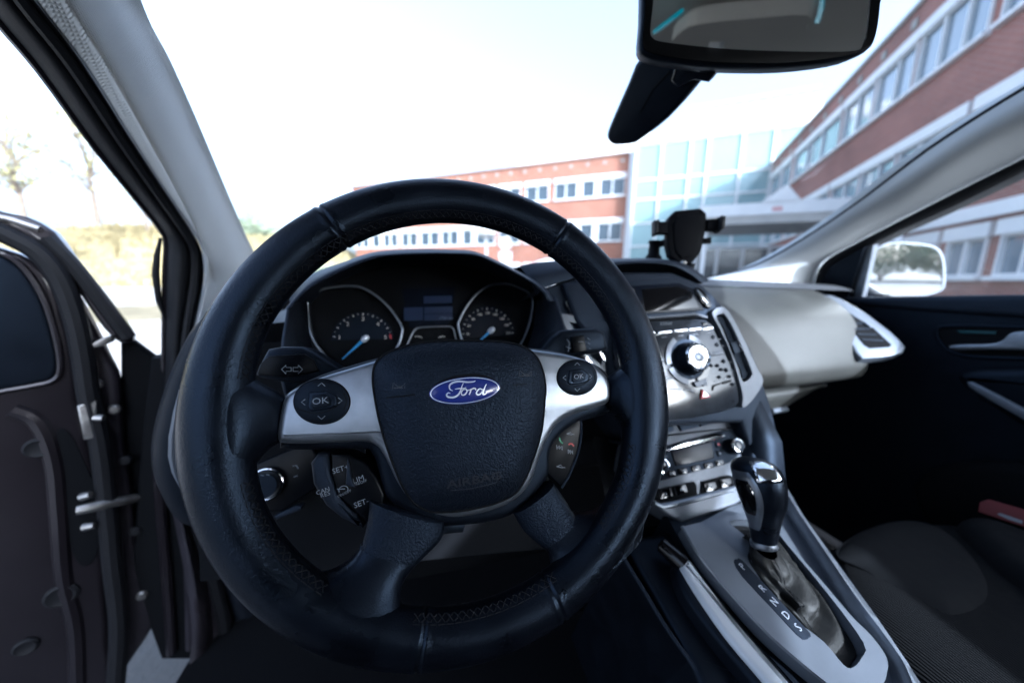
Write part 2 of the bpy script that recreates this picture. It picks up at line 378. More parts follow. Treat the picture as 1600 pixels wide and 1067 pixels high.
def uvmap(o, fr):
    me = o.data; uv = me.uv_layers.new(name='UVMap'); off = V(root_of(o).location)
    for l in me.loops:
        p = me.vertices[l.vertex_index].co + off - fr.O
        uv.data[l.index].uv = (p.dot(fr.u)+p.dot(fr.w)*.7, p.dot(fr.v))

# ------------------------------------------------------------------ ground, hill, road
def sheet(x0, y0, x1, y1, z, nx=2, ny=2):
    return loft([[(x0+(x1-x0)*i/nx, y0+(y1-y0)*j/ny, z) for i in range(nx+1)] for j in range(ny+1)])
mk('ground', sheet(-900, -900, 900, 900, 0, 8, 8), M['asphalt'], kind='structure', loc=(0, 0, 0))
# path and grass verge left of the car, running along the foot of the slope
HT = V((.82, .57, 0)).normalized(); HN = V((-HT.y, HT.x, 0))
def strip(name, y0, y1, z, m):
    P0, P1 = hz(230, y0, 0), hz(230, y1, 0); d0, d1 = P0.dot(HN), P1.dot(HN); c = P0.dot(HT)
    rows = [[HT*(c+s)+HN*(d+.25*sin(s*.5)*wob)+V((0, 0, z)) for s in [-60+2*i for i in range(48)]] for d, wob in ((d0, 1), (d1, 1))]
    return mk(name, loft(rows), m, kind='structure', loc=(0, 0, 0))
strip('path', 449, 477, .008, M['paving'])
strip('grass_verge', 477, 501, .012, M['green_grass'])
strip('pavement', 501, 720, .008, M['paving'])
# hill with dry grass, crest running along the left side
def hill_h(d, s):
    k = min(1, max(0, d/16)); k = k*k*(3-2*k)
    return k*(5.4+.5*sin(s*.16)+.35*sin(s*.43+1)) + (.12*sin(s*1.7+d)+.1*sin(d*2.1+s*.9))*min(1, max(0, d))
HO = hz(230, 449, 0)
rows = []
for j in range(29):
    d = -0.4+j*1.1; rows.append([HO+HT*s+HN*d+V((0, 0, hill_h(d, s)-.03)) for s in [-46+i*1.15 for i in range(60)]])
mk('hill', loft(rows), M['drygrass'], kind='structure', loc=(0, 0, 0), ang=80)
# tufts of dry grass on the slope
vs, fs = [], []
for i in range(9000):
    s = random.uniform(-40, 20); d = random.uniform(.2, 17); p = HO+HT*s+HN*d; p.z = hill_h(d, s)-.04
    a = random.uniform(0, pi); hh = random.uniform(.12, .42); ww = random.uniform(.05, .16); q = V((cos(a), sin(a), 0))*ww
    l = V((random.uniform(-.1, .1), random.uniform(-.1, .1), hh)); o = len(vs)
    vs += [p-q, p+q, p+q*.3+l, p-q*.3+l]; fs.append((o, o+1, o+2, o+3))
mk('dry_grass_tufts', (vs, fs), M['drygrass'], kind='stuff', loc=(0, 0, 0), flat=True, label='dry yellow grass growing over the slope', cat='grass')

# ------------------------------------------------------------------ trees
def tree(x, y, z, h, cw, leaves, m, label, seed, group, lsize=.16, bare=.5):
    rr = random.Random(seed); t = thing('tree', label, 'tree', (x, y, z), group)
    base = V((x, y, z)); sh = []; tips = []
    tp = [base+V((0, 0, -.3))]
    for k in range(1, 7): tp.append(base+V((rr.uniform(-.15, .15)*k*.25, rr.uniform(-.15, .15)*k*.25, h*.62*k/6)))
    sh.append(tube(tp, [h*.022*(1-.12*k) for k in range(7)], 7))
    for k in range(16):
        i = rr.randint(2, 6); p = tp[i]; a = rr.uniform(0, 2*pi); L = h*rr.uniform(.2, .42)
        d = V((cos(a)*.75, sin(a)*.75, rr.uniform(.4, 1.1))).normalized(); q = [p]
        for j in range(1, 5): q.append(q[-1]+(d+V((rr.uniform(-.3, .3), rr.uniform(-.3, .3), rr.uniform(-.1, .25))))*L/4)
        sh.append(tube(q, [h*.008*(1-.2*j) for j in range(5)], 5)); tips += q[2:]
        for _ in range(3):
            e = q[rr.randint(1, 4)]; dd = V((rr.uniform(-1, 1), rr.uniform(-1, 1), rr.uniform(-.1, 1))).normalized()*L*.45
            sh.append(tube([e, e+dd*.5+V((0, 0, .05)), e+dd], [h*.003, h*.0022, h*.001], 4)); tips += [e+dd*.6, e+dd]
    mk('trunk', J(*sh), M['bark'], t)
    vs, fs = [], []
    for i in range(leaves):
        c = rr.choice(tips)+V((rr.gauss(0, 1), rr.gauss(0, 1), rr.gauss(0, .8)))*cw*.11
        a = V((rr.gauss(0, 1), rr.gauss(0, 1), rr.gauss(0, 1))).normalized(); b = a.cross(V((rr.gauss(0, 1), rr.gauss(0, 1), rr.gauss(0, 1)))).normalized()
        s = lsize*rr.uniform(.5, 1.3); o = len(vs); vs += [c-a*s, c+b*s*.5, c+a*s, c-b*s*.5]; fs.append((o, o+1, o+2, o+3))
    mk('crown', (vs, fs), m, t, flat=True)
def gp(px, py, depth): return hd(px, py, depth)
TL = [(35, 335, 20, 8.0, 4, 800, 'leafy', 'nearly bare young tree on the slope at the left edge with thin yellow leaves'),
      (150, 330, 24, 8.5, 4.5, 700, 'leafy', 'spindly tree with a few yellow buds between the open door and the pillar'),
      (228, 345, 30, 5.5, 3.5, 500, 'leafy', 'small sparse sapling right against the left pillar')]
for i, (px, py, dp, h, cw, n, m, lab) in enumerate(TL):
    p = gp(px, py, dp); tree(p.x, p.y, p.z-.5, h, cw, n, M[m], lab, 20+i, 'spring trees on the slope')
TM = [(398, 420, 46, 9.5, 6, 2600, 'leafg', 'pale green tree seen between left windscreen pillar and wheel rim'),
      (432, 420, 54, 8.0, 6, 2200, 'leafg', 'second paler tree just left of the wheel top'),
      (505, 428, 58, 6.0, 6, 2200, 'leafg', 'round green tree left of the brick block, seen inside the wheel')]
for i, (px, py, dp, h, cw, n, m, lab) in enumerate(TM):
    p = gp(px, py, dp); tree(p.x, p.y, 0, h+1, cw, n, M['leafpale'], lab, 40+i, 'trees beyond the car park', lsize=.28)
def bush(x, y, w_, h, label, seed, m='leafpale', group='bushes', n=1600, cat='bush'):
    rr = random.Random(seed); t = thing('bush', label, cat, (x, y, 0), group); sh = []; vs, fs = [], []
    for k in range(9):
        a = rr.uniform(0, 2*pi); sh.append(tube([V((x, y, -.05)), V((x+cos(a)*w_*.2, y+sin(a)*w_*.2, h*.5)), V((x+cos(a)*w_*.38, y+sin(a)*w_*.38, h*.85))], [.03, .018, .006], 5))
    mk('stem', J(*sh), M['bark'], t)
    for i in range(n):
        u = V((rr.gauss(0, 1), rr.gauss(0, 1), rr.gauss(0, 1))).normalized()*rr.uniform(.55, 1)
        c = V((x+u.x*w_/2, y+u.y*w_/2, max(.05, h*.55+u.z*h*.45))); a = V((rr.gauss(0, 1), rr.gauss(0, 1), rr.gauss(0, 1))).normalized(); b = a.orthogonal().normalized()
        s = .09*rr.uniform(.5, 1.4); o = len(vs); vs += [c-a*s, c+b*s*.6, c+a*s, c-b*s*.6]; fs.append((o, o+1, o+2, o+3))
    mk('foliage', (vs, fs), M[m], t, flat=True)

# ------------------------------------------------------------------ buildings
AZ = radians(38.3); E1 = V((sin(AZ), cos(AZ), 0)); E2 = V((-cos(AZ), sin(AZ), 0)); UP = V((0, 0, 1))
def facade(px, py, depth, u): 
    p = hd(px, py, depth); p.z = 0; return Fr(p, u, UP)
def window(fr, par, a0, a1, b0, b1, panes, frame=M['winframe'], gl=M['winglass'], header=.42, side=.05, mull=None, hd_=True):
    """one white window unit: frame with mullions, glass panes, deep white header"""
    fh = b1-b0; t = .05
    parts = [fbox(fr, a0, b0, -.1, a0+t, b1, .06), fbox(fr, a1-t, b0, -.1, a1, b1, .06), fbox(fr, a0+t, b0, -.1, a1-t, b0+t, .06), fbox(fr, a0+t, b1-t, -.1, a1-t, b1, .06)]
    tot = sum(wd for wd, g in panes); x = a0+t; k = (a1-a0-2*t)/tot; spans = []
    for i, (wd, g) in enumerate(panes):
        x1 = x+wd*k
        if g: spans.append((x, x1))
        else: parts.append(fbox(fr, x, b0+t, -.1, x1, b1-t, .03))
        if i < len(panes)-1 and g and panes[i+1][1]: parts.append(fbox(fr, x1-.035, b0+t, -.1, x1+.035, b1-t, .05)); 
        x = x1
    f = mk('window', J(*parts), frame, par, flat=True)
    for s0, s1 in spans: mk('pane', fbox(fr, s0+.005, b0+t, -.07, s1-.005, b1-t, -.04), gl, f, flat=True)
    if hd_: mk('header', fbox(fr, a0-.08, b1+.003, -.1, a1+.08, b1+header, .12), frame, f, flat=True)
    mk('sill', fbox(fr, a0-.08, b0-.1, -.1, a1+.08, b0-.003, .16), frame, f, flat=True)

# far brick block
_w = hd(1208, 256, 25.7); _w.z = 0
def depth_at(px, py, extra=0):      # depth along the view axis at which that pixel meets the vertical plane through the wing's far end
    n = V((E1.x, E1.y, 0)); d = ray(px, py); return ((_w+E1*extra-CAM).dot(n))/d.dot(n)
FB = facade(985, 240, depth_at(985, 240, .6), -E2)
tb = thing('brick_building', 'sunlit orange brick block with white windows across the car park', 'building', tuple(FB.P(-10, 0, -5)))
zr = FB.uv(985, 241)[1]; aL = FB.uv(550, 290)[0]
AW = lambda px, py=375: FB.uv(px, py-(px-900)*.075)[0]
groups = []
W5 = [(1.15, 1), (1.15, 1), (.62, 0), (1.2, 1), (.62, 0), (1.15, 1), (1.15, 1)]
for x0, x1, pn in ((557, 623, W5), (628, 653.5, [(1, 1), (1, 1)]), (658, 687, [(1, 1), (1, 1)]), (690, 773, W5), (780, 812, [(1, 1), (1, 1)]), (820, 855, [(1, 1), (1, 1)]), (864, 971, W5)):
    groups.append((AW(x0), AW(x1), pn))
rowz = []
b_hi = (FB.uv(970, 305)[1], FB.uv(970, 278)[1]); b_lo = (FB.uv(967, 376)[1], FB.uv(967, 348)[1])
dz = b_hi[0]-b_lo[0]; rowz = [b_hi, b_lo, (b_lo[0]-dz, b_lo[1]-dz)]
# wall built as bands and piers round the openings
def walls(fr, par, a0, a1, ztop, rows_, groups_, m, name='wall', depth=6, hdr=.42, wins=True, **kw):
    zs = sorted([(r[0], r[1]) for r in rows_]); sh = []; z = 0
    for b0, b1 in zs:
        if b0-.1 > z: sh.append(fbox(fr, a0, z, -.35, a1, b0-.1, 0))
        x = a0
        for g0, g1, pn in sorted(groups_):
            if g0 > x: sh.append(fbox(fr, x, b0-.1, -.35, g0, b1+hdr, 0))
            x = g1
        if a1 > x: sh.append(fbox(fr, x, b0-.1, -.35, a1, b1+hdr, 0))
        z = b1+hdr
    sh.append(fbox(fr, a0, z, -.35, a1, ztop, 0))
    o = mk(name, J(*sh), m, par, flat=True); uvmap(o, fr)
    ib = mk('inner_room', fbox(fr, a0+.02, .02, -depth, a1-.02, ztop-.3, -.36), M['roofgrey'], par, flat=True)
    for b0, b1 in zs:
        for g0, g1, pn in groups_: window(fr, par, g0, g1, b0, b1, pn, header=hdr-.004, **kw)
walls(FB, tb, aL, 0, zr, rowz, groups, M['brickA'])
mk('roof', fbox(FB, aL-.1, zr+.002, -8, .1, zr+.16, .12), M['coping'], tb, flat=True)
k = 0
a = -0.6
while a > aL+.5:
    mk('parapet_block', fbox(FB, a-.13, zr-.58, -.1, a+.13, zr-.32, .05), M['roofgrey'], tb, flat=True); a -= 1.55
mk('corner_post', fbox(FB, .004, 0, -.4, .42, zr+.2, .14), M['whitepaint'], tb, flat=True)
pr = facade(985, 240, depth_at(985, 240, 6), -E2)
a0 = pr.uv(806, 240)[0]; zt = pr.uv(985, 203)[1]
ph = mk('plant_room', fbox(pr, a0, zr-.5, -6, 0, zt-.6, 0), M['whitepaint'], tb, flat=True)
mk('louvre', J(*[fbox(pr, a0+.5, zr+.45+i*.22, .002, -.5, zr+.56+i*.22, .06) for i in range(5)]), M['concrete'], ph, flat=True)

# glazed atrium between the two brick wings
GA = facade(988, 240, depth_at(988, 240, 0.05), -E2)
tg = thing('glass_atrium', 'pale blue glazed atrium joining the two brick wings', 'glass building', tuple(GA.P(4, 0, -3)))
cols = [GA.uv(x, y)[0] for x, y in ((993, 260), (1033, 255), (1078, 250), (1106, 246), (1159, 240), (1209, 235))]
cols.append(cols[-1]+2.0)
zT = GA.uv(1000, 228)[1]
zrow = [0.1, 1.8, GA.uv(994, 330)[1]-.05, GA.uv(994, 300)[1], GA.uv(994, 270)[1], zT]
zrow = [0.15]+[.15+(zT-.15)*k for k in (.15, .32, .48, .64, .77)]+[zT]
fr_ = []
for x in cols: fr_.append(fbox(GA, x-.08, 0, -.1, x+.08, zT, .1))
for z in zrow:
    for i in range(len(cols)-1): fr_.append(fbox(GA, cols[i]+.08, z-.07, -.08, cols[i+1]-.08, z+.07, .07))
mk('frame', J(*fr_), M['winframe'], tg, flat=True)
for j in range(len(zrow)-1):
    for i in range(len(cols)-1):
        mk('pane', fbox(GA, cols[i]+.081, zrow[j]+.071, -.04, cols[i+1]-.081, zrow[j+1]-.071, -.01), M['tealglass'], tg, flat=True)
mk('parapet', fbox(GA, cols[0]-.3, zT+.075, -.4, cols[-1]+.3, GA.uv(1000, 212)[1], .16), M['whitepaint'], tg, flat=True)
mk('core', fbox(GA, cols[0]-.2, .02, -7, cols[-1]+.2, zT, -.3), M['whitepaint'], tg, flat=True)
GP = facade(1120, 180, depth_at(1120, 180, 5), -E2)
pa0, pa1 = GP.uv(1065, 190)[0], GP.uv(1285, 165)[0]; pz = GP.uv(1120, 172)[1]
mk('rooftop_box', fbox(GP, pa0, zT+.2, -4, pa1, pz, 0), M['whitepaint'], tg, flat=True)
mk('rooftop_rail', J(*[fbox(GP, pa0+.4+i*.9, pz+.003, -.5, pa0+.46+i*.9, pz+.7, -.44) for i in range(int((pa1-pa0)/.9))], fbox(GP, pa0+.2, pz+.703, -.52, pa1-.2, pz+.78, -.42)), M['concrete'], tg, flat=True)

# right-hand brick wing, its long side in shade
FRt = facade(1208, 256, 25.6, -E1)
tr = thing('brick_building', 'long dark red brick wing receding along the right side', 'building', tuple(FRt.P(10, 0, -4)))
zr2 = FRt.uv(1208, 256)[1]
def AR(px, py): return FRt.uv(px, py)[0]
gr = [(AR(1204, 290)+.1, AR(1219, 283), [(1, 1)]), (AR(1222, 276), AR(1237, 268), [(1, 1)]), (AR(1242, 262), AR(1313, 207), [(1, 1), (1, 1), (1, 1)]),
      (AR(1318, 205), AR(1364, 172), [(1, 1), (1, 1)]), (AR(1368, 170), AR(1428, 120), [(1, 1), (.8, 1)]), (AR(1434, 115), AR(1552, 25), [(1.4, 1), (1.4, 1), (1.2, 1)])]
last = gr[-1][1]
gr += [(last+.35, last+1.6, [(1, 1), (1, 1)]), (last+1.95, last+3.2, [(1, 1), (1, 1)]), (last+3.6, last+7.6, [(1.4, 1), (1.4, 1), (1.4, 1)])]
u_top = FRt.uv(1300, 193)[1]; u_bot = FRt.uv(1300, 238)[1]
l_top = FRt.uv(1500, 190)[1]; dz2 = u_top-l_top
g_top = FRt.uv(1480, 353)[1]; g_bot = FRt.uv(1520, 432)[1]
rz = [(u_bot, u_top), (u_bot-dz2, u_top-dz2), (g_bot, g_top-.45)]
print('RW rows', rz, zr2, 'FB', rowz, zr, 'groups', [(round(a, 1), round(b, 1)) for a, b, _ in gr])
walls(FRt, tr, 0, last+9, zr2, rz, gr, M['brickB'], hdr=.34, gl=M['winglassB'])
mk('roof', fbox(FRt, -.1, zr2+.002, -9, last+9.1, zr2+.14, .1), M['roofgrey'], tr, flat=True)
a = .8
while a < last+8:
    mk('parapet_block', fbox(FRt, a-.13, zr2-.58, -.1, a+.13, zr2-.32, .05), M['roofgrey'], tr, flat=True); a += 1.7
mk('ground_band', fbox(FRt, last-6, g_top-.024, .123, last+9, g_top+.3, .2), M['winframe'], tr, flat=True)

# entrance canopy in front of the right wing
CP = facade(1200, 330, 10.5, -E2)
tcn = thing('entrance_canopy', 'flat white entrance canopy with a small gable in front of the right wing', 'canopy', tuple(CP.P(0, 0, -1)))
c0, c1 = CP.uv(1092, 335)[0], CP.uv(1350, 320)[0]; cz0, cz1 = CP.uv(1200, 343)[1], CP.uv(1200, 316)[1]
mk('fascia', fbox(CP, c0, cz0+.15, -.12, c1, cz1, 0), M['whitepaint'], tcn, flat=True)
mk('lower_fascia', fbox(CP, c0+.05, cz0-.1, -.14, c1-.05, cz0+.147, -.03), M['concrete'], tcn, flat=True)
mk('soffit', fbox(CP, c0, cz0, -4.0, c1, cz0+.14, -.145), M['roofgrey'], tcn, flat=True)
mk('red_mark', fbox(CP, CP.uv(1206, 331)[0], cz0+.24, .003, CP.uv(1222, 331)[0], cz0+.36, .012), M['pink'], tcn, flat=True)
g0, g1, gt = CP.uv(1190, 311)[0], CP.uv(1252, 309)[0], CP.uv(1225, 288)[1]
mk('gable', slab(CP, [(g0, cz1+.003), (g1, cz1+.003), ((g0+g1)/2+.1, gt)], -1.5, .03), M['whitepaint'], tcn, flat=True)
for aa in (c0+.3, c1-.3):
    for hh in (-.5, -3.6): mk('post', fbox(CP, aa-.06, 0, hh-.06, aa+.06, cz0-.003, hh+.06), M['whitepaint'], tcn, flat=True)
# glazed entrance lobby under the canopy
LB = facade(1200, 330, 14.2, -E2)
tl = thing('entrance_lobby', 'low grey entrance lobby with white framed doors under the canopy', 'lobby', tuple(LB.P(0, 0, -.5)))
l0, l1 = LB.uv(1085, 380)[0], LB.uv(1345, 370)[0]; lz = 2.5
fr_ = []; xs_ = [l0+(l1-l0)*i/6 for i in range(7)]
for x in xs_: fr_.append(fbox(LB, x-.06, 0, -.08, x+.06, lz, .06))
for z in (.06, 1.15, lz): fr_.append(fbox(LB, l0+.06, z-.05, -.06, l1-.06, z+.05, .05))
mk('frame', J(*fr_), M['winframe'], tl, flat=True)
for i in range(6):
    for z0, z1 in ((.12, 1.09), (1.21, lz-.06)): mk('pane', fbox(LB, xs_[i]+.065, z0, -.03, xs_[i+1]-.065, z1, -.01), M['winglass'], tl, flat=True)
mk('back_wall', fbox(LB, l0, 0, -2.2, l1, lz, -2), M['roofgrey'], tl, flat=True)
bp = hd(1010, 425, 21); bush(bp.x, bp.y, 3.4, 2.2, 'green hedge bush by the foot of the atrium', 5, n=1800)
bp = hd(1140, 430, 9); bush(bp.x, bp.y, 1.6, 1.0, 'low green bush under the canopy edge', 6, n=1000)
for i, px in enumerate((455, 490, 520)):
    bp = hd(px, 430, 30+i*3); bush(bp.x, bp.y, 4.5, 2.4, ['bush left of the wheel top beside the brick block', 'wide bush inside the upper left of the wheel opening', 'bush touching the left end of the brick block'][i], 8+i)

# street lamp, road sign, white pole, parked car
p = hd(760, 372, 15); sp = V((p.x, p.y, 0)); zt = p.z
t = thing('street_lamp', 'white mushroom street lamp in front of the brick block', 'street lamp', tuple(sp)); fl = Fr(sp, (1, 0, 0), (0, 1, 0))
mk('pole', lathe(fl, [(.09, 0), (.07, .3), (.055, zt-.05)], 16), M['whitepaint'], t)
mk('lamp_head', lathe(fl, [(.06, zt-.05), (.1, zt), (.42, zt+.12), (.44, zt+.2), (.3, zt+.33), (.02, zt+.4)], 24), M['whitepaint'], t)
p = hd(790, 380, 11); sp = V((p.x, p.y, 0)); sf = Fr(sp, (.97, -.22, 0), UP)
t = thing('road_sign', 'round white road sign with square plates on a pole behind the dash', 'road sign', tuple(sp))
mk('pole', tube([sf.P(0, 0, -.04), sf.P(0, p.z+.15, -.04)], .03, 10), M['concrete'], t)
mk('sign_disc', slab(sf, ell(0, p.z+.0, .22, .22, 28), -.01, .01), M['signface'], t)
mk('sign_rim', tube([sf.P(.21*cos(a_), p.z+.21*sin(a_), .012) for a_ in [2*pi*i/28 for i in range(28)]], .012, 6, True), M['concrete'], t)
mk('sign_plate', slab(sf, rrect(-.21, p.z-.50, .21, p.z-.26, .03), -.01, .01), M['signface'], t)
mk('sign_plate', slab(sf, rrect(-.19, p.z-.78, .19, p.z-.54, .03), -.01, .01), M['signface'], t)
p = hd(1408, 355, 7.5); sp = V((p.x, p.y, 0)); fl = Fr(sp, (1, 0, 0), (0, 1, 0))
t = thing('white_post', 'white post standing behind the passenger door mirror', 'post', tuple(sp))
mk('shaft', lathe(fl, [(.07, 0), (.07, 2.05), (.05, 2.08)], 16), M['whitepaint'], t); mk('foot', lathe(fl, [(.13, 0), (.13, .05), (.075, .07)], 16), M['concrete'], t)
# parked car: body with shaped roof line, windows, wheels
p = hd(880, 420, 8.2); cO = V((p.x, p.y, 0)); cf = Fr(cO, (.80, -.60, 0), UP)
t = thing('parked_car', 'white parked hatchback ahead, mostly hidden behind the dash', 'car', tuple(cO))
prof = [(-2.0, .35), (-2.05, .7), (-1.95, .92), (-1.1, 1.02), (-.45, 1.42), (.2, 1.5), (1.1, 1.46), (1.75, 1.08), (2.0, .95), (2.05, .5), (1.95, .32)]
prof = cr(prof, 4)
def carsec(wd, k): return [cf.P(a_, b_, wd) for a_, b_ in prof]
R = []
for h_, s_ in ((-.8, .97), (-.74, 1), (.74, 1), (.8, .97)):
    R.append([cf.P(a_*s_, .35+(b_-.35)*s_, h_*(1-.16*max(0, min(1, (b_-.95)/.5)))) for a_, b_ in prof])
mk('body', rings(R), M['carwhite'], t, ang=50)
for h_ in (.7, -.7):
    mk('side_window', slab(cf, [(-.75, 1.03), (-.3, 1.36), (.2, 1.42), (.95, 1.38), (1.35, 1.03)], h_-.02 if h_ > 0 else h_-.03, h_+.035 if h_ > 0 else h_+.02), M['winglass'], t)
for a_ in (-1.25, 1.25):
    for h_ in (.72, -.72):
        wf = cf.at(a_, .31, h_); wv = mk('wheel', lathe(wf, [(.2, -.1), (.31, -.09), (.315, 0), (.31, .09), (.2, .1)], 24), M['rubber'], t); mk('rim', lathe(wf, [(.02, -.102), (.19, -.104), (.19, .104), (.02, .106)], 18), M['satin'], wv)
# ================================================================== THE CAR
def L3(*p): return V(p)
# ------------------------------------------------------------------ car body shell
car = thing('car_body', 'grey car cabin shell with pale roof pillars, windscreen and door sills', 'car body', (.37, -.4, 0))
def lin(a, b, t): return V(a)+(V(b)-V(a))*t
# left windscreen pillar: trim between windscreen edge and door opening
def pl_left_ws(px, py):   # windscreen surface near the left edge
    n = V((0, 1, 1.6)).normalized(); return hit(px, py, V((0, .95, 1.0)), n)
def pl_right_ws(px, py):
    n = V((0, 1, 1.6)).normalized(); return hit(px, py, V((0, .85, 1.0)), n)
def side_left(px, py): return hit(px, py, V((-.36, 0, 1.0)), V((1, 0, -.22)).normalized())
def side_right(px, py): return hit(px, py, V((1.07, 0, 1.0)), V((1, 0, .22)).normalized())
def ext(L, z=1.445):     # carry a pillar edge on up to the roof
    L = [V(q) for q in L]; d = L[0]-L[6]; return [L[0]+d*max(.01, (z-L[0].z)/d.z)]+L
lw = [(150, -120), (199, 0), (236, 67), (280, 159), (321, 250), (368, 354), (392, 402), (410, 440), (420, 500)]
lm = [(40, -120), (110, 0), (170, 98), (236, 216), (285, 310), (327, 400), (338, 440), (345, 480), (340, 540)]
ll = [(-20, -120), (61, 0), (135, 98), (209, 216), (263, 300), (312, 372), (323, 405), (322, 450), (306, 520)]
n_ = 5
A = [V(p) for p in cr([tuple(pl_left_ws(*q)) for q in lw], n_, False)]
C_ = [V(p) for p in cr([tuple(side_left(*q)) for q in ll], n_, False)]
B = [V(p) for p in cr([tuple(hit(q[0], q[1], lin(pl_left_ws(*a), side_left(*c), .55)+V((.016, -.03, 0)), V((.2, -1, .2)))) for q, a, c in zip(lm, lw, ll)], n_, False)]
A, B, C_ = ext(A), ext(B), ext(C_)
rows = []
for a, b, c in zip(A, B, C_):
    back = V((-.03, .05, 0)); q = cr([tuple(a+V((0.0, .03, 0))), tuple(a), tuple(lin(a, b, .5)+V((.006, -.006, 0))), tuple(b), tuple(lin(b, c, .5)+V((.002, -.001, 0))), tuple(c), tuple(c+V((-.02, .03, 0)))], 4, False)
    rows.append(q)
mk('pillar_trim', loft(rows), M['pillar'], car, ang=80, label='pale woven trim on the left windscreen pillar')
# rubber door seal bands beside it
d_out = [(-90, -90), (0, 30), (67, 111), (152, 229), (219, 314), (253, 358), (262, 380), (260, 431), (259, 525), (258, 580), (254, 640), (250, 760)]
d_in = [(-20, -120), (61, 0), (135, 98), (209, 216), (263, 300), (310, 372), (322, 405), (321, 450), (306, 520), (300, 580), (298, 640), (300, 760)]
def side_out(px, py): return hit(px, py, V((-.41, 0, 1.0)), V((1, 0, -.22)).normalized())
A = cr([tuple(side_left(*q)+V((-.004, 0, 0))) for q in d_in], 4, False); B = cr([tuple(side_out(*q)) for q in d_out], 4, False)
A, B = ext(A), ext(B)
rows = []
for a, b in zip(A, B):
    a, b = V(a), V(b); m1 = lin(a, b, .33)+V((.0, .012, 0)); m2 = lin(a, b, .6)+V((.006, -.012, 0))
    rows.append(cr([tuple(a), tuple(m1), tuple(m2), tuple(b), tuple(b+V((-.01, .03, 0)))], 4, False))
mk('door_seal', loft(rows), M['rubber'], car, ang=80)
mk('seal_lip', tube([V(p)+V((-.004, .004, 0)) for p in B], .0045, 8), M['paint'], car)
mk('seal_ridge', tube([lin(a, b, .28)+V((.002, -.001, 0)) for a, b in zip(map(V, A), map(V, B))], .006, 8), M['rubber'], car)
# mirror-side bump of seal
mk('seal_block', tube([side_out(258, 372)+V((-.006, 0, 0)), side_out(257, 400)+V((-.01, 0, 0)), side_out(255, 430)+V((-.01, 0, 0)), side_out(257, 470)+V((-.008, 0, 0)), side_out(259, 500)], [.002, .004, .005, .004, .002], 8), M['rubber'], car)

# right windscreen pillar
rw = [(1760, 55), (1600, 142), (1450, 237), (1330, 326), (1240, 385), (1180, 416), (1130, 430), (1090, 438), (1060, 440)]
rm = [(1760, 110), (1600, 192), (1460, 272), (1370, 335), (1300, 383), (1255, 408), (1225, 425), (1200, 440), (1180, 452)]
rl = [(1760, 165), (1600, 246), (1480, 306), (1390, 352), (1330, 383), (1290, 406), (1275, 428), (1270, 455), (1270, 490)]
A = cr([tuple(pl_right_ws(*q)) for q in rw], n_, False); C_ = cr([tuple(side_right(*q)) for q in rl], n_, False)
B = cr([tuple(hit(q[0], q[1], lin(pl_right_ws(*a), side_right(*c), .5)+V((-.02, -.02, .005)), V((-.5, -1, .2)))) for q, a, c in zip(rm, rw, rl)], n_, False)
A, B, C_ = ext(A), ext(B), ext(C_)
rows = []
for a, b, c in zip(map(V, A), map(V, B), map(V, C_)):
    rows.append(cr([tuple(a+V((.0, .03, 0))), tuple(a), tuple(lin(a, b, .5)+V((-.008, -.006, 0))), tuple(b), tuple(lin(b, c, .55)+V((-.004, -.004, 0))), tuple(c), tuple(c+V((.03, .02, 0)))], 4, False))
mk('pillar_trim', loft(rows), M['pillarR'], car, ang=80, label='smooth pale trim on the right windscreen pillar')
mk('windscreen_seal', tube([V(a)+V((.002, .004, .002)) for a in A], .004, 6), M['rubber'], car)
rl2 = [(1760, 178), (1600, 262), (1480, 322), (1390, 364), (1335, 393), (1300, 416), (1287, 440), (1284, 470)]
C2 = ext(cr([tuple(side_right(*q)+V((.012, 0, 0))) for q in rl2], n_, False))
mk('door_seal', loft([[V(c)+V((.0, -.003, .0)), lin(c, d, .4)+V((-.004, -.006, 0)), V(d)+V((.004, 0, 0)), V(d)+V((.04, .0, 0))] for c, d in zip(map(V, [C_[min(i, len(C_)-1)] for i in range(len(C2))]), C2)]), M['rubber'], car, ang=80)
# windscreen glass, bulging forward
ga = [V(p) for p in cr([tuple(pl_left_ws(*q)+V((-.01, .012, 0))) for q in lw], 3, False)]
gb = [V(p) for p in cr([tuple(pl_right_ws(*q)+V((.01, .012, 0))) for q in rw[:8]], 3, False)]
def resample(L, zs):
    L = sorted(L, key=lambda p: p.z); out = []
    for z in zs:
        i = 0
        while i < len(L)-2 and L[i+1].z < z: i += 1
        if z < L[0].z: out.append(L[0].copy()); continue
        a, b = (L[-6], L[-1]) if z > L[-1].z else (L[i], L[i+1])
        out.append(lin(a, b, (z-a.z)/max(1e-6, b.z-a.z)))
    return out
zs = [.985+.025*i for i in range(18)]
la, lb = resample(ga, zs), resample(gb, zs); rows = []
for a, b in zip(la, lb):
    rows.append([lin(a, b, t)+V((0, .17*4*t*(1-t), 0)) for t in [i/16 for i in range(17)]])
mk('windscreen', loft(rows), M['glass'], car, ang=80)
zt_ = zs[-1]; top = rows[-1]
# roof with headliner
ny = 9; rr_ = []
for j in range(ny):
    t = j/(ny-1); y = lerp_y = None
    row = []
    for p in top:
        yy = p.y*(1-t)+(-2.0)*t; zz = p.z+.055*sin(min(1, t*1.6)*pi/2)*(1-.35*max(0, t-.5)*2)+.02*(1-((p.x-.37)/.75)**2)*min(1, t*4)
        row.append(V((p.x+(p.x-.37)*(-.0+.06*sin(t*pi)), yy, zz)))
    rr_.append(row)
mk('roof', loft([[p+V((0, 0, .035)) for p in r] for r in rr_]), M['paint'], car, ang=80)
mk('headliner', loft(rr_), M['headliner'], car, ang=80)
# overhead console with added teal strips, seen in the mirror
zc = 1.405
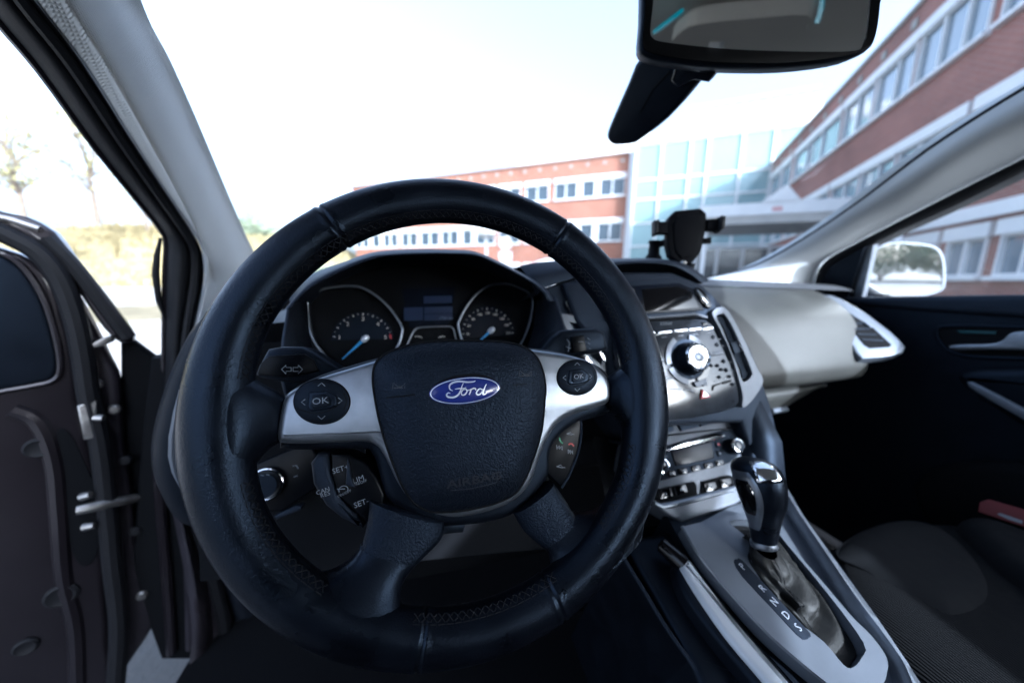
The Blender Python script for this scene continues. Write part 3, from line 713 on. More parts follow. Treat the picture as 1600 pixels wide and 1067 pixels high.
# lower shell: floor, firewall, sides, rear
mk('floor', bx(-.44, -2.0, .26, 1.17, 1.16, .29), M['carpet'], car, flat=True)
mk('firewall', bx(-.44, 1.10, .292, 1.17, 1.15, .96), M['matt'], car, flat=True)
mk('footwell_side', bx(1.075, .825, .292, 1.165, 1.098, .955), M['matt'], car, flat=True)
mk('footwell_side', bx(-.46, .79, .292, -.40, 1.098, .955), M['matt'], car, flat=True)
mk('cowl', bx(-.44, 1.152, .60, 1.17, 1.30, .955), M['matt'], car, flat=True)
bon = [[V((.37+sx*.82*(1-.12*t**3), 1.20+1.0*t, .955-.05*t-.17*t**4-.05*sx*sx)) for sx in [-1+.2*i for i in range(11)]] for t in [k/8 for k in range(9)]]
mk('bonnet', loft(bon), M['paint'], car, ang=80, solid=.02)
# left side behind the driver's door opening
def lxo(z): return -.40+.22*max(0, z-1.0)
def sidepanel(x, s, name, y0, y1, z0, z1, th=.06, m=M['paintin']):
    q = [V((x+s*0.22*max(0, z0-1.0)*-1, y0, z0)), V((x-s*.22*max(0, z0-1.0), y1, z0)), V((x-s*.22*max(0, z1-1), y1, z1)), V((x-s*.22*max(0, z1-1), y0, z1))]
    o = V((s*th, 0, 0)); vs = q+[p+o for p in q]
    return mk(name, (vs, [(0, 1, 2, 3), (7, 6, 5, 4), (0, 4, 5, 1), (1, 5, 6, 2), (2, 6, 7, 3), (3, 7, 4, 0)]), m, car, flat=True)
sidepanel(-.42, -1, 'side_panel', -2.0, -.46, .30, 1.0)
sidepanel(-.42, -1, 'middle_pillar', -.56, -.46, 1.002, 1.40, m=M['pillar'])
sidepanel(-.42, -1, 'rear_pillar', -2.0, -1.52, 1.002, 1.40, m=M['pillar'])
sidepanel(1.16, 1, 'side_panel', -2.0, -.46, .30, 1.04)  # unseen right belt raised to shape the sun patch on the seat
sidepanel(1.16, 1, 'middle_pillar', -.56, -.46, 1.042, 1.40, m=M['pillar'])
sidepanel(1.16, 1, 'rear_pillar', -2.0, -1.52, 1.042, 1.40, m=M['pillar'])
for x, s in ((-.42, -1), (1.16, 1)):
    sidepanel(x, s, 'roof_rail', -.50, .32, 1.402, 1.47, m=M['pillar']); sidepanel(x, s, 'roof_rail', -2.0, -.503, 1.325, 1.47, m=M['pillar'])  # rear rails, out of view, set low to keep sun off the shelf
def pane(x, s, y0, y1): 
    q = [V((x, y0, 1.003)), V((x, y1, 1.003)), V((x-s*.09, y1, 1.40)), V((x-s*.09, y0, 1.40))]; return (q, [(0, 1, 2, 3)])
mk('rear_side_window', pane(-.44, -1, -1.52, -.56), M['glass'], car, flat=True)
mk('rear_side_window', pane(1.18, 1, -1.52, -.56), M['glass'], car, flat=True)
mk('rear_panel', bx(-.44, -2.06, .30, 1.18, -2.0, 1.02), M['paintin'], car, flat=True)
mk('rear_window', ([V((-.36, -2.03, 1.022)), V((1.10, -2.03, 1.022)), V((1.02, -1.98, 1.47)), V((-.28, -1.98, 1.47))], [(0, 1, 2, 3)]), M['glass'], car, flat=True)
# left door sill and front hinge pillar, seen low on the left
def px_poly_slab(name, fr, L, h0, h1, m, par, bev=.004, smooth_n=0, **k):
    p = fr.poly(L, h1); p = cr(p, smooth_n) if smooth_n else p
    return mk(name, slab(fr, p, h0, h1, bev), m, par, **k)
SD = Fr((-.40, .70, .6), (.55, .83, 0), UP)      # hinge pillar face seen from the driver's seat
SD = Fr((-.36, .74, .6), (.95, .30, 0), UP)
px_poly_slab('hinge_pillar', SD, [(236, 560), (325, 560), (318, 700), (325, 850), (335, 1000), (312, 1030), (252, 1030), (205, 900), (222, 680)], -.06, -.02, M['matt'], car)
for L_, r_, m_ in (([(272, 640), (284, 740), (296, 860), (300, 1010)], .010, 'paintin'), ([(246, 690), (252, 800), (262, 920), (268, 1020)], .008, 'paint'), ([(292, 690), (308, 800), (322, 920), (330, 1010)], .009, 'rubber')):
    mk('flange', frtube(SD, cr(SD.poly(L_, -.016), 5, False), r_, -.016, 8), M[m_], car)
# sill strips: door opening flange, seal and inner kick trim
sill = [((262, 740), (292, 900), (300, 1000), (282, 1100)), ((285, 760), (318, 900), (330, 1000), (325, 1100)), ((300, 770), (345, 900), (372, 1000), (380, 1110)), ((330, 800), (385, 920), (432, 1005), (450, 1110))]
def sillcurve(L, x): return [V(p) for p in cr([tuple(hit(px, py, V((x, 0, 0)), V((1, -.25, 0)).normalized())) for px, py in L], 6, False)]
s0, s1, s2, s3 = sillcurve(sill[0], -.60), sillcurve(sill[1], -.595), sillcurve(sill[2], -.58), sillcurve(sill[3], -.55)
mk('sill', loft([s0, [lin(a, b, .5)+V((.004, -.012, 0)) for a, b in zip(s0, s1)], s1]), M['paintin'], car, ang=80, solid=.004)
mk('sill_seal', tube([lin(a, b, .5)+V((.004, -.004, 0)) for a, b in zip(s1, s2)], .011, 8), M['rubber'], car)
mk('sill_step', loft([s1, [lin(a, b, .5)+V((.0, .012, 0)) for a, b in zip(s1, s2)], s2]), M['paintin'], car, ang=80, solid=.004)
mk('kick_trim', loft([s2, [lin(a, b, .5)+V((.008, -.012, 0)) for a, b in zip(s2, s3)], s3]), M['softdash'], car, ang=80, solid=.004)
# ------------------------------------------------------------------ dashboard
dash = thing('dashboard', 'dark soft dashboard with hooded instrument binnacle and grey glove box', 'dashboard', (.37, .75, .6))
XL, XR = -.335, 1.06
# binnacle hood
YL = .425
lip = [(455, 482), (471, 463), (495, 445), (540, 422), (588, 404), (625, 399.5), (660, 398), (700, 398), (744, 400.5), (774, 413), (816, 434), (842, 452), (856, 470)]
sil = [(449, 478), (474, 450), (489, 434), (522, 416), (570, 397.5), (605, 391.5), (660, 389.5), (705, 390), (737, 392), (768, 403), (810, 424), (849, 447), (866, 466)]
a_ = [V(p) for p in cr([tuple(hy(*q, YL)) for q in lip], 5, False)]
b_ = [V(p) for p in cr([tuple(hy(*q, YL+.03)) for q in sil], 5, False)]
rows = []
for a, b in zip(a_, b_):
    ex = max(-1, min(1, (a.x-.02)/.15)); inn = V((a.x+.05*ex, .56, a.z+.012)); inn2 = V((a.x+.022*ex, .49, a.z+.006))
    bk = V((b.x*1.06+.0, .62, b.z-.045)); bk2 = V((b.x*1.10, .80, b.z-.085)); bk3 = V((b.x*1.12, .95, min(b.z-.12, .985)))
    rows.append([inn, inn2]+[V(p) for p in cr([tuple(a), tuple(lin(a, b, .45)+V((0, -.012, -.001))), tuple(b)], 3, False)]+[lin(b, bk, .5)+V((0, 0, .008)), bk, bk2, bk3])
hood = mk('binnacle_hood', loft(rows), M['softdash'], dash, ang=80)
# panels left and right of the gauges
mk('binnacle_cheek', loft([[hy(449, 478, .44), hy(475, 470, .50)], [hy(440, 530, .42), hy(478, 520, .48)], [hy(436, 585, .40), hy(490, 585, .46)], [hy(450, 640, .40), hy(510, 640, .45)]]), M['softdash'], dash, ang=80, solid=.004)
mk('binnacle_cheek', loft([[hy(866, 464, .44), hy(838, 470, .50)], [hy(880, 510, .42), hy(834, 510, .48)], [hy(876, 560, .40), hy(820, 556, .47)], [hy(860, 620, .40), hy(800, 620, .46)]]), M['softdash'], dash, ang=80, solid=.004)
# upper dash: loft across x with brow over the centre screen
def prof_top(x): ...
brow = [(838, 462), (848, 452), (858, 447), (872, 442), (886, 438), (899, 433.5), (925, 424), (950, 416.5), (980, 412), (1010, 411), (1040, 413), (1062, 419), (1082, 430), (1097, 442)]
bsil = [(812, 416), (822, 413), (834, 411), (850, 409), (870, 407.5), (896, 406), (925, 405.5), (950, 404), (980, 403.5), (1010, 403.5), (1040, 405.5), (1066, 411), (1088, 423), (1103, 436)]
a_ = [V(p) for p in cr([tuple(hy(*q, .455)) for q in brow], 4, False)]
b_ = [V(p) for p in cr([tuple(hy(*q, .485)) for q in bsil], 4, False)]
rows = []
for a, b in zip(a_, b_):
    rows.append([V((a.x, .53, a.z-.012))]+[V(p) for p in cr([tuple(a), tuple(lin(a, b, .5)+V((0, -.010, 0))), tuple(b)], 3, False)]+[V((b.x*1.02, .60, b.z-.006)), V((b.x*1.04, .75, b.z-.045)), V((b.x*1.06, .95, .985))])
mk('centre_brow', loft(rows), M['softdash'], dash, ang=80)
# dash top sheet from windscreen base back, whole width
rows = []
for j in range(8):
    t = j/7; rows.append([V((-.27+(XR+.27)*i/24, .56+.5*t, .955+.015*t-.03*abs((i/12)-1)**3)) for i in range(25)])
mk('dash_top', loft(rows), M['softdash'], dash, ang=80)
# lower left dash panel, knee panel and column shroud
K1 = Fr((0, .47, .80), (1, 0, 0), (0, .30, .95))
mk('knee_panel', slab(K1, [(-.26, -.16), (.18, -.20), (.18, .12), (-.28, .12)], -.03, -.002), M['matt'], dash)
mk('lower_knee_panel', loft([[V((-.2, .43, .63)), V((.20, .43, .63))], [V((-.2, .50, .52)), V((.20, .50, .52))], [V((-.2, .72, .46)), V((.20, .72, .46))]]), M['matt'], dash)
mk('column_shroud', loft([[V((cos(t)*r_, y_, .835+sin(t)*r_*.8-.03*(y_-.3))) for t in [2*pi*i/24 for i in range(25)]] for y_, r_ in ((.32, .055), (.36, .062), (.42, .066), (.47, .068))]), M['matt'], dash)
# dash end cap on the driver side
ec = [(322, 492), (300, 515), (278, 555), (257, 608), (242, 660), (236, 700), (240, 742), (256, 778), (276, 802), (300, 812)]
er = [(360, 470), (350, 520), (335, 560), (318, 610), (305, 660), (300, 700), (302, 742), (312, 778), (326, 802), (345, 812)]
ea = [V(p) for p in cr([tuple(hit(x, y, V((-.335, 0, 0)), V((1, .25, 0)))) for x, y in ec], 5, False)]
EA = [hx(x, y, -.325) for x, y in ec]
p0_, p1_ = [tuple(hy(x, y, .49)) for x, y in ec], [tuple(hy(x, y, .47)) for x, y in er]
e0, e1 = [V(p) for p in cr(p0_, 5, False)], [V(p) for p in cr(p1_, 5, False)]
rows = []
for a, b in zip(e0, e1): rows.append([a+V((-.01, .14, 0)), a+V((-.004, .02, 0)), a, lin(a, b, .3)+V((0, -.014, 0)), lin(a, b, .65)+V((0, -.012, 0)), b])
mk('end_cap', loft(rows), M['plastic'], dash, ang=80)
st = [(283, 600), (276, 640), (271, 680), (270, 710), (273, 735), (280, 760)]
mk('silver_strip', tube([hy(x+3, y, .468) for x, y in st], [.002, .0045, .006, .006, .0045, .002], 8), M['satin'], dash)
# glove box side: lofted from centre to the right door
px_rows = {  # (y,z) profile; x stations
}
def gprof(x):
    k = (x-.50)/.56; k = max(0, min(1, k)); b = sin(k*pi*.9+.15)
    D = .030; f = max(0, min(1, 1-(x-.78)/.12))
    def s(L): return [(y, z+D) for y, z in L]
    return [(1.02, .985), (.86, .998), (.70, 1.012-.012*k), (.635+.02*k, 1.008-.012*k), (.602+.02*k, .995-.01*k)], \
           s([(.600+.02*k, .963-.01*k), (.575+.0*k, .945-.008*k), (.54-.012*b+.0*k, .905), (.505-.012*b+.01*k, .855-.0*k), (.482-.012*b+.02*k, .815), (.475-.01*b+.025*k, .795), (.478-.008*b+.03*k, .775), (.50+.03*k, .755+.01*k), (.55+.03*k, .737+.015*k)]), \
           s([(.546+.03*k, .735+.015*k), (.528+.03*k, .730-.004*f+.012*k), (.534+.03*k, .726-.030*f+.012*k), (.556+.03*k, .720-.058*f+.012*k), (.66+.03*k, .715-.072*f), (.80, .70-.07*f)])
xs_ = [.49+.57*i/20 for i in range(21)]
mk('passenger_top', loft([[V((x, y, z)) for y, z in cr(gprof(x)[0], 3, False)] for x in xs_]), M['padskylit'], dash, ang=80)
xs_g = [.515+.395*i/20 for i in range(21)]
def endround(i, n): 
    t = i/n; return .018*(max(0, 1-t*n/1.0)**2)
gb_rows = []
for i, x in enumerate(xs_g):
    gb_rows.append([V((x, y+endround(i, 20)*1.2, z)) for y, z in cr(gprof(x)[1], 4, False)])
gbx = mk('glove_box', loft(gb_rows), M['glovegrey'], dash, ang=80)
mk('glove_box_lid', loft([[V((x, y, z)) for y, z in cr(gprof(x)[2], 4, False)] for x in xs_g]), M['glovegrey'], dash, ang=80)
lp = gprof(.55)[2]
mk('latch', slab(Fr((.775, .548, .722), (1, .05, 0), (0, -.5, .55)), rrect(-.030, -.006, .018, .006, .004), -.002, .007, .002), M['satin'], dash)
mk('dash_underside', loft([[V((x, .80, .64)), V((x, .95, .55)), V((x, 1.10, .40))] for x in (.48, .8, 1.06)]), M['matt'], dash)
# right end vents
VF = Fr(hx(1350, 515, .99), V((.42, -.62, -.10)), V((-.30, -.10, .95)))
q0, q1, q2 = hd(1290, 466, .70), hd(1400, 552, .565), hd(1335, 552, .56)
pA, pB, pC = hx(1290, 466, .905), hx(1405, 548, .955), hx(1345, 560, .872)
uu = (pB-pA).normalized(); nn = (pB-pA).cross(pC-pA).normalized(); nn = nn if nn.y < 0 else -nn
VF = Fr(pA, uu, nn.cross(uu))
vo = VF.poly([(1270, 464), (1296, 462), (1312, 468), (1350, 490), (1390, 520), (1413, 543), (1409, 552), (1392, 557), (1346, 562), (1335, 552), (1306, 500), (1288, 482)])
sv = mk('vent_surround', slab(VF, vo, -.02, .004, .003), M['satin'], dash)
v1 = VF.poly([(1281, 471), (1290, 470), (1311, 484), (1307, 489), (1300, 488)]); v2 = VF.poly([(1313, 494), (1324, 491), (1362, 515), (1390, 541), (1386, 544), (1356, 546), (1348, 541), (1328, 515)])
mk('vent_opening', J(slab(VF, v1, -.0, .0055), slab(VF, v2, 0, .0055)), M['matt'], sv)
for i in range(5):
    t = .16+.17*i; a, b = V(v2[0]), V(v2[6 if i < 3 else 5]); c, d = V(v2[1]), V(v2[4])
    l0, r0 = lin3 = (V(v2[0]).lerp(V(v2[6]), t), V(v2[1]).lerp(V(v2[4]), t))
    mk('slat', frtube(VF, [tuple(l0), tuple(r0)], .0016, .0065, 6), M['plastic'], sv)
mk('vent_tab', slab(VF, rrect(V(v2[2]).x-.022, V(v2[2]).y-.008, V(v2[2]).x-.004, V(v2[2]).y-.002, .002), .005, .010, .001), M['satin'], sv)

# ------------------------------------------------------------------ instrument cluster
K = Fr((.02, .50, hy(665, 530, .50).z), (1, 0, 0), (0, .26, .966))
cl = thing('instrument_cluster', 'twin dial instrument cluster with dark blue screen behind the wheel', 'instrument cluster', tuple(K.O))
mk('backplate', slab(K, K.poly([(462, 500), (480, 450), (540, 425), (600, 408), (745, 406), (810, 436), (840, 470), (845, 520), (820, 600), (500, 610)], -.02), -.04, -.012), M['matt'], cl)
ringL = [(481, 474), (490, 461), (505, 452), (527, 448), (547, 447), (564, 449), (585, 460), (605, 477), (620, 496), (628, 511), (628, 521), (623, 538), (612, 556), (594, 572), (566, 584), (540, 577), (517, 563), (502, 548), (490, 530), (483, 508)]
ringR = [(722, 531), (716, 509), (718, 500), (726, 484), (737, 468), (748, 457), (765, 446.5), (779, 444), (794, 444), (811, 449.5), (825, 457), (831, 465), (832.5, 476), (829, 499), (822, 521), (813, 539), (800, 556), (775, 566), (748, 562), (732, 550)]
for L_, nm in ((ringL, 'left'), (ringR, 'right')):
    g = cr(K.poly(L_, .0), 5)
    mk('gauge_ring', frtube(K, g, .0016, .0, 8, True), M['silver'], cl)
    mk('gauge_wall', loft([[K.P(a, b, 0) for a, b in g+[g[0]]], [K.P(a*1.0, b, -.011) for a, b in g+[g[0]]]]), M['plastic'], cl, ang=80)
def dial(cx, cy, r, nums, a0, a1, ticks, size, name, hubpx, ndl, redarc=None):
    ca, cb = K.uv(cx, cy, -.010); 
    d = mk(name, slab(K, ell(ca, cb, r*1.06, r*1.06, 48), -.013, -.010), M['screen'] if name != 'rev_counter' else M['plastic'], cl)
    tk = []
    for i in range(ticks+1):
        t = radians(a0+(a1-a0)*i/ticks); big = i % 2 == 0; r0 = r*(.93 if big else .965)
        tk.append(ribbon(K, [(ca+r0*cos(t), cb+r0*sin(t)), (ca+r*cos(t), cb+r*sin(t))], .0011 if big else .0006, -.0098, .0003))
    mk('scale_marks', J(*tk), M['dimprint'], d)
    for i, s_ in enumerate(nums):
        t = radians(a0+(a1-a0)*i/(len(nums)-1)); rr = r*.79
        mk('numeral', text_shape(K, s_, size, ca+rr*cos(t), cb+rr*sin(t), -.0097, .0002), M['dimprint'], d)
    if redarc:
        mk('red_zone', ribbon(K, [(ca+r*.97*cos(radians(t)), cb+r*.97*sin(radians(t))) for t in range(redarc[1], redarc[0]+1, 4)], .0022, -.0096, .0003), M['red'], d)
    nx, ny_ = K.uv(*ndl, -.006); hb = K.uv(*hubpx, -.006); dx = V((nx-hb[0], ny_-hb[1])).normalized()
    nd = mk('needle', slab(K, [(hb[0]-dx.x*.004-dx.y*.0022, hb[1]-dx.y*.004+dx.x*.0022), (hb[0]-dx.x*.004+dx.y*.0022, hb[1]-dx.y*.004-dx.x*.0022), (nx+dx.y*.0007, ny_-dx.x*.0007), (nx-dx.y*.0007, ny_+dx.x*.0007)], -.0075, -.0055), M['needle'], cl)
    mk('needle_cap', dome(K, ell(hb[0], hb[1], .0062, .0044, 20, atan2(dx.y, dx.x)), -.006, .003, base=-.0095), M['badgewhite'], nd)
rL = (K.uv(613, 530, -.01)[0]-K.uv(521, 530, -.01)[0])/2; rR = (K.uv(802, 521, -.01)[0]-K.uv(722, 521, -.01)[0])/2
dial(567, 532, rL, ['0', '1', '2', '3', '4', '5', '6'], 211, -34, 24, .0082, 'rev_counter', (570, 529), (535, 561), (12, -24))
dial(763, 521, rR, ['0', '20', '40', '60', '80', '100', '120', '140', '160', '180', '200', '220', '240'], 225, -45, 24, .0052, 'speedometer', (768, 516), (748, 534))
sc = mk('display', slab(K, K.poly([(628, 452), (712, 448), (700, 508), (640, 512)], -.010), -.012, -.0095), M['screen'], cl)
for (x0, y0, x1, y1) in ((662, 463, 706, 474), (631, 481, 661, 501), (663, 480, 707, 490), (663, 491, 707, 501)):
    mk('display_block', slab(K, K.poly([(x0, y0), (x1, y0-1), (x1, y1-1), (x0, y1)], -.009), -.0093, -.009), M['bluescreen'], sc)
mk('odometer', text_shape(K, '17281 km', .0052, *K.uv(697, 497, -.0088), -.0088, .0001), M['white'], sc)
sg = cr(K.poly([(633, 548), (642, 526), (650, 514), (664, 511), (694, 510), (707, 512), (712, 528), (716, 546)], -.002), 4, False)
mk('small_gauge_ring', frtube(K, sg, .0012, -.002, 8), M['silver'], cl)
for (cx, a0, a1) in ((652, 110, 20), (692, 160, 70)):
    ca, cb = K.uv(cx, 536, -.009); d = mk('small_gauge', ribbon(K, [(ca+.010*cos(radians(t)), cb+.010*sin(radians(t))) for t in range(a1, a0+1, 6)], .0012, -.009, .0003), M['dimprint'], cl)
    mk('small_mark', ribbon(K, [(ca-.003, cb+.002), (ca+.003, cb+.002)], .0016, -.009, .0003), M['dimprint'], d)
# ------------------------------------------------------------------ centre stack
SO = hx(1078, 560, .37)
SF = Fr(SO, (1, 0, 0), (0, .36, .933))
st_ = thing('centre_stack', 'glossy black radio stack with round silver dial and display under a brow', 'radio stack', tuple(SO))
def spx(L, h=0, n=0):
    p = SF.poly(L, h); return cr(p, n) if n else p
# outer dark surround down the passenger side
so = [(880, 442), (960, 424), (1050, 424), (1098, 444), (1119, 464), (1146, 494), (1176, 548), (1191, 590), (1207, 635), (1218, 685), (1226, 740), (1226, 790), (1190, 790), (1172, 700), (1160, 660), (1040, 665), (1000, 700), (960, 640), (950, 560), (900, 500)]
mk('surround', slab(SF, spx(so, -.012), -.09, -.012, .006), M['softdash'], st_)
# dark-grey face holding the display and small oval button
mk('display_frame', slab(SF, spx([(960, 440), (1060, 432), (1090, 446), (1112, 466), (1122, 482), (1106, 497), (990, 500), (950, 500)], -.002), -.012, -.002, .003), M['softdash'], st_)
ds = mk('display', slab(SF, spx([(964, 448), (1062, 442), (1084, 452), (1100, 485), (990, 491), (968, 490)], .0), -.002, .0005, .001), M['screen'], st_)
mk('clock_digits', text_shape(SF, '15:38', .0105, *SF.uv(983, 456, .001), .0008, .0002, sx=.8), M['dimprint'], ds)
mk('display_inset', slab(SF, spx([(1003, 452), (1060, 447), (1080, 456), (1093, 481), (1008, 487)], .001), .0006, .0012, .0004), M['gloss'], ds)
ov = mk('oval_button', slab(SF, ell(*SF.uv(1099, 465, .002), .0085, .019, 24, radians(32)), -.002, .003, .002), M['gloss'], st_)
mk('button_glint', slab(SF, ell(*SF.uv(1098, 464, .004), .0025, .013, 20, radians(32)), .002, .0045, .001), M['chrome'], ov)
mk('slot_bezel', frtube(SF, [SF.uv(x, y, .003) for x, y in ((985, 500), (1010, 497), (1050, 494), (1085, 491), (1104, 496))], .0022, .003, 8), M['stacksilver'], st_)
mk('disc_slot', slab(SF, spx([(1000, 500.5), (1050, 496.5), (1086, 494), (1086, 497.5), (1050, 500), (1000, 504)], .001), -.002, .0012), M['matt'], st_)
# glossy face
fo = [(965, 506), (1007, 502), (1085, 498), (1104, 499), (1114, 507), (1120, 521), (1128, 538), (1149, 583), (1155, 608), (1157, 628), (1149, 637), (1123, 645), (1081, 654), (1044, 658), (1010, 660), (985, 620), (966, 560)]
mk('gloss_face', slab(SF, spx(fo, .003), -.012, .003, .003), M['facegloss'], st_)
sony = mk('lettering', text_shape(SF, 'SONY', .0062, *SF.uv(1041, 506, .0034), .0032, .0002, sx=1.25), M['white'], st_)
def btn(L, m='stacksilver', h=.006, nm='button', par=None, n=0, lab=None, bev=.001):
    return mk(nm, slab(SF, spx(L, h, n), .002, h, bev), M[m], par or st_, label=lab)
for x0, x1, y in ((1006, 1024, 521), (1029, 1050.5, 519.2), (1054, 1075, 516.5), (1077, 1097, 514.5), (1099, 1115, 513.5)):
    btn([(x0, y-2), (x1, y-3.6), (x1, y+.4), (x0, y+2)], 'chrome', .007, bev=.0012)
btn([(1097, 503), (1108, 504), (1107, 508), (1099, 508)], 'gloss', .005)
# round dial: plate, ring segments, black body, silver face
kc = SF.uv(1074, 561, .004); kr = .0285
mk('dial_plate', lathe(SF, [(.001, .0052), (kr, .0052), (kr*1.02, .004), (kr*1.02, .002)], 48, *kc), M['softdash'], st_)
for t0, t1 in ((120, 190), (200, 262), (20, 75)):
    pts = [(kc[0]+kr*1.14*cos(radians(t)), kc[1]+kr*1.14*sin(radians(t))) for t in range(t0, t1+1, 5)]
    mk('ring_button', ribbon(SF, pts, .0075, .005, .0008), M['stacksilver'], st_)
for t0, t1 in ((-70, -20),):
    pts = [(kc[0]+kr*1.16*cos(radians(t)), kc[1]+kr*1.16*sin(radians(t))) for t in range(t0, t1+1, 5)]
    mk('ring_button', ribbon(SF, pts, .0075, .005, .0008), M['gloss'], st_)
kb = mk('dial_knob', lathe(SF, [(.0235, .005), (.0235, .008), (.0215, .0095), (.0205, .021), (.0195, .024), (.0175, .0245)], 48, *kc), M['plastic'], st_)
mk('dial_rim', lathe(SF, [(.0195, .0235), (.0185, .0262), (.017, .0268), (.0162, .0256), (.015, .0252)], 48, *kc), M['chrome'], kb)
mk('dial_face', lathe(SF, [(.0162, .0250), (.012, .0248), (.0075, .0244), (.0066, .0262), (.004, .0272), (.0005, .0275)], 48, *kc), M['stacksilver'], kb)
btn([(1026, 558), (1038, 558), (1039, 564), (1026, 566)], 'stacksilver', .006, n=0)
btn([(1109, 551), (1131, 547), (1132, 553), (1111, 556)], 'stacksilver', .007)
for x, y in ((1116, 526), (1122, 538)): mk('button', dome(SF, ell(*SF.uv(x, y, .005), .0036, .0032, 16), .003, .003, base=.002), M['stacksilver'], st_)
for x, y in ((1132, 564), (1136, 578)): mk('button', dome(SF, ell(*SF.uv(x, y, .005), .0034, .0034, 16), .003, .0025, base=.002), M['plastic'], st_)
btn([(1084, 597), (1104, 591), (1106, 602), (1100, 603.5), (1098, 602), (1094, 605), (1088, 604)], 'stacksilver', .0065, bev=.0006)
for L_ in ([(1113, 610), (1114, 602), (1126, 598), (1126, 600), (1116, 604), (1115, 610)], [(1128, 599), (1130, 596.5), (1143, 593), (1143, 596), (1131, 600)]): btn(L_, 'matt', .0042, bev=.0003)
for L_ in ([(1045, 607), (1064, 607), (1064, 609), (1046, 609)], [(1068, 608), (1080, 608.5), (1086, 613), (1084, 614), (1078, 610.5), (1069, 610)], [(1035, 590), (1053, 589), (1053, 592), (1036, 593)]): btn(L_, 'white', .0038, bev=.0002)
mk('small_print', J(*[ribbon(SF, spx(L_, .0034), .0009, .0033, .0002) for L_ in ([(1034, 527), (1042, 526.4)], [(1060, 524.5), (1068, 524)], [(1083, 522.5), (1091, 522)], [(1103, 521), (1110, 520.4)], [(1121, 530), (1127, 529.6)], [(1127, 541), (1132, 540.5)], [(1139, 566), (1143, 565.7)], [(1142, 579), (1147, 578.6)], [(1040, 599), (1050, 598.6)], [(1116, 596), (1123, 594.6)], [(1132, 592), (1138, 591)], [(1050, 614), (1060, 614)], [(1029, 575), (1034, 575)])]), M['white'], st_, kind='stuff')
for x, y in ((1125, 589), (1141, 588), (1146, 600), (1128, 577), (1122, 571), (1112, 571)): mk('button', dome(SF, ell(*SF.uv(x, y, .005), .0042, .0026, 16), .003, .0025, base=.002), M['plastic'], st_)
hz_ = mk('hazard_button', slab(SF, spx([(1096, 623), (1098, 608), (1111, 620)], .006), .002, .0058, .0006), M['red'], st_)
mk('hazard_triangle', slab(SF, spx([(1099, 620), (1100.5, 610.5), (1109, 618.5)], .007), .005, .0064, .0003), M['badgewhite'], hz_)
# tall silver-framed side vent
vo = cr(spx([(1112, 492), (1115, 484.5), (1124, 480.5), (1134, 484), (1148, 506), (1166, 542), (1181, 575), (1190, 592), (1187, 605), (1176, 622), (1163, 635), (1158, 634), (1159, 618), (1152, 590), (1139, 548), (1122, 512)], .004), 3)
vi = cr(spx([(1118, 496), (1122, 492), (1130, 491), (1138, 502), (1146, 517), (1160, 548), (1173, 580), (1173, 587), (1167, 594), (1160, 597), (1156, 590), (1150, 572), (1139, 545), (1126, 513)], .004), 3)
mk('vent_frame', slab_hole(SF, vo, vi, -.012, .006), M['stacksilver'], st_, ang=30)
v_ = mk('vent', slab(SF, vi, -.03, -.011), M['matt'], st_)
for k in range(4):
    t = .14+.24*k
    A_ = [(1120, 496), (1130, 516), (1143, 548), (1154, 576), (1160, 592)]; B_ = [(1131, 494), (1146, 518), (1159, 548), (1170, 576), (1172, 588)]
    pts = [V(SF.uv(a[0]+(b[0]-a[0])*t+2*(i % 2), a[1]+(b[1]-a[1])*t, 0)) for i, (a, b) in enumerate(zip(A_, B_))]
    mk('slat', frtube(SF, cr([tuple(p) for p in pts], 4, False), .0017, -.001, 6), M['plastic'], v_)
mk('vent_tab', slab(SF, spx([(1142, 535), (1152, 532), (1160, 549), (1150, 553)], .004), -.006, .003, .001), M['plastic'], v_)
mk('tab_trim', slab(SF, spx([(1153, 531), (1156, 531), (1163, 547), (1161, 549)], .005), -.002, .005, .0008), M['chrome'], v_)
# driver-side vent and its chrome pieces left of the stack
dv = thing('side_vent', 'small silver framed air vent with chrome bars between wheel rim and gauges', 'air vent', tuple(hy(905, 510, .43)))
DV = Fr(hy(905, 510, .43), (1, 0, 0), (0, .3, .95))
def dpx(L, h=0): return DV.poly(L, h)
mk('panel', slab(DV, dpx([(852, 450), (896, 436), (930, 428), (975, 470), (985, 560), (950, 600), (860, 600), (866, 520)], -.01), -.03, -.01, .003), M['softdash'], dv)
mk('surround', slab_hole(DV, dpx([(874, 490), (930, 497), (960, 520), (950, 590), (925, 580), (902, 548), (886, 515)], 0), dpx([(890, 503), (922, 508), (945, 525), (940, 570), (925, 560), (905, 530)], 0), -.01, .0), M['stacksilver'], dv)
for L_ in ([(908, 552), (913, 548), (928, 570), (923, 574)], [(931, 545), (937, 540), (952, 562), (946, 566)]):
    mk('chrome_bar', slab(DV, dpx(L_, .003), -.008, .003, .001), M['chrome'], dv)
mk('start_button', slab(DV, ell(*DV.uv(899, 474, -.005), .013, .014, 24), -.012, -.005, .002), M['plastic'], dv)
mk('chrome_edge', frtube(DV, [DV.uv(x, y, -.004) for x, y in ((897, 462), (889, 469), (884, 473), (888, 481), (892, 487))], .0012, -.004, 6), M['chrome'], dv)
mk('chrome_edge', frtube(DV, [DV.uv(x, y, -.004) for x, y in ((908, 473), (912, 481), (913, 489))], .001, -.004, 6), M['chrome'], dv)

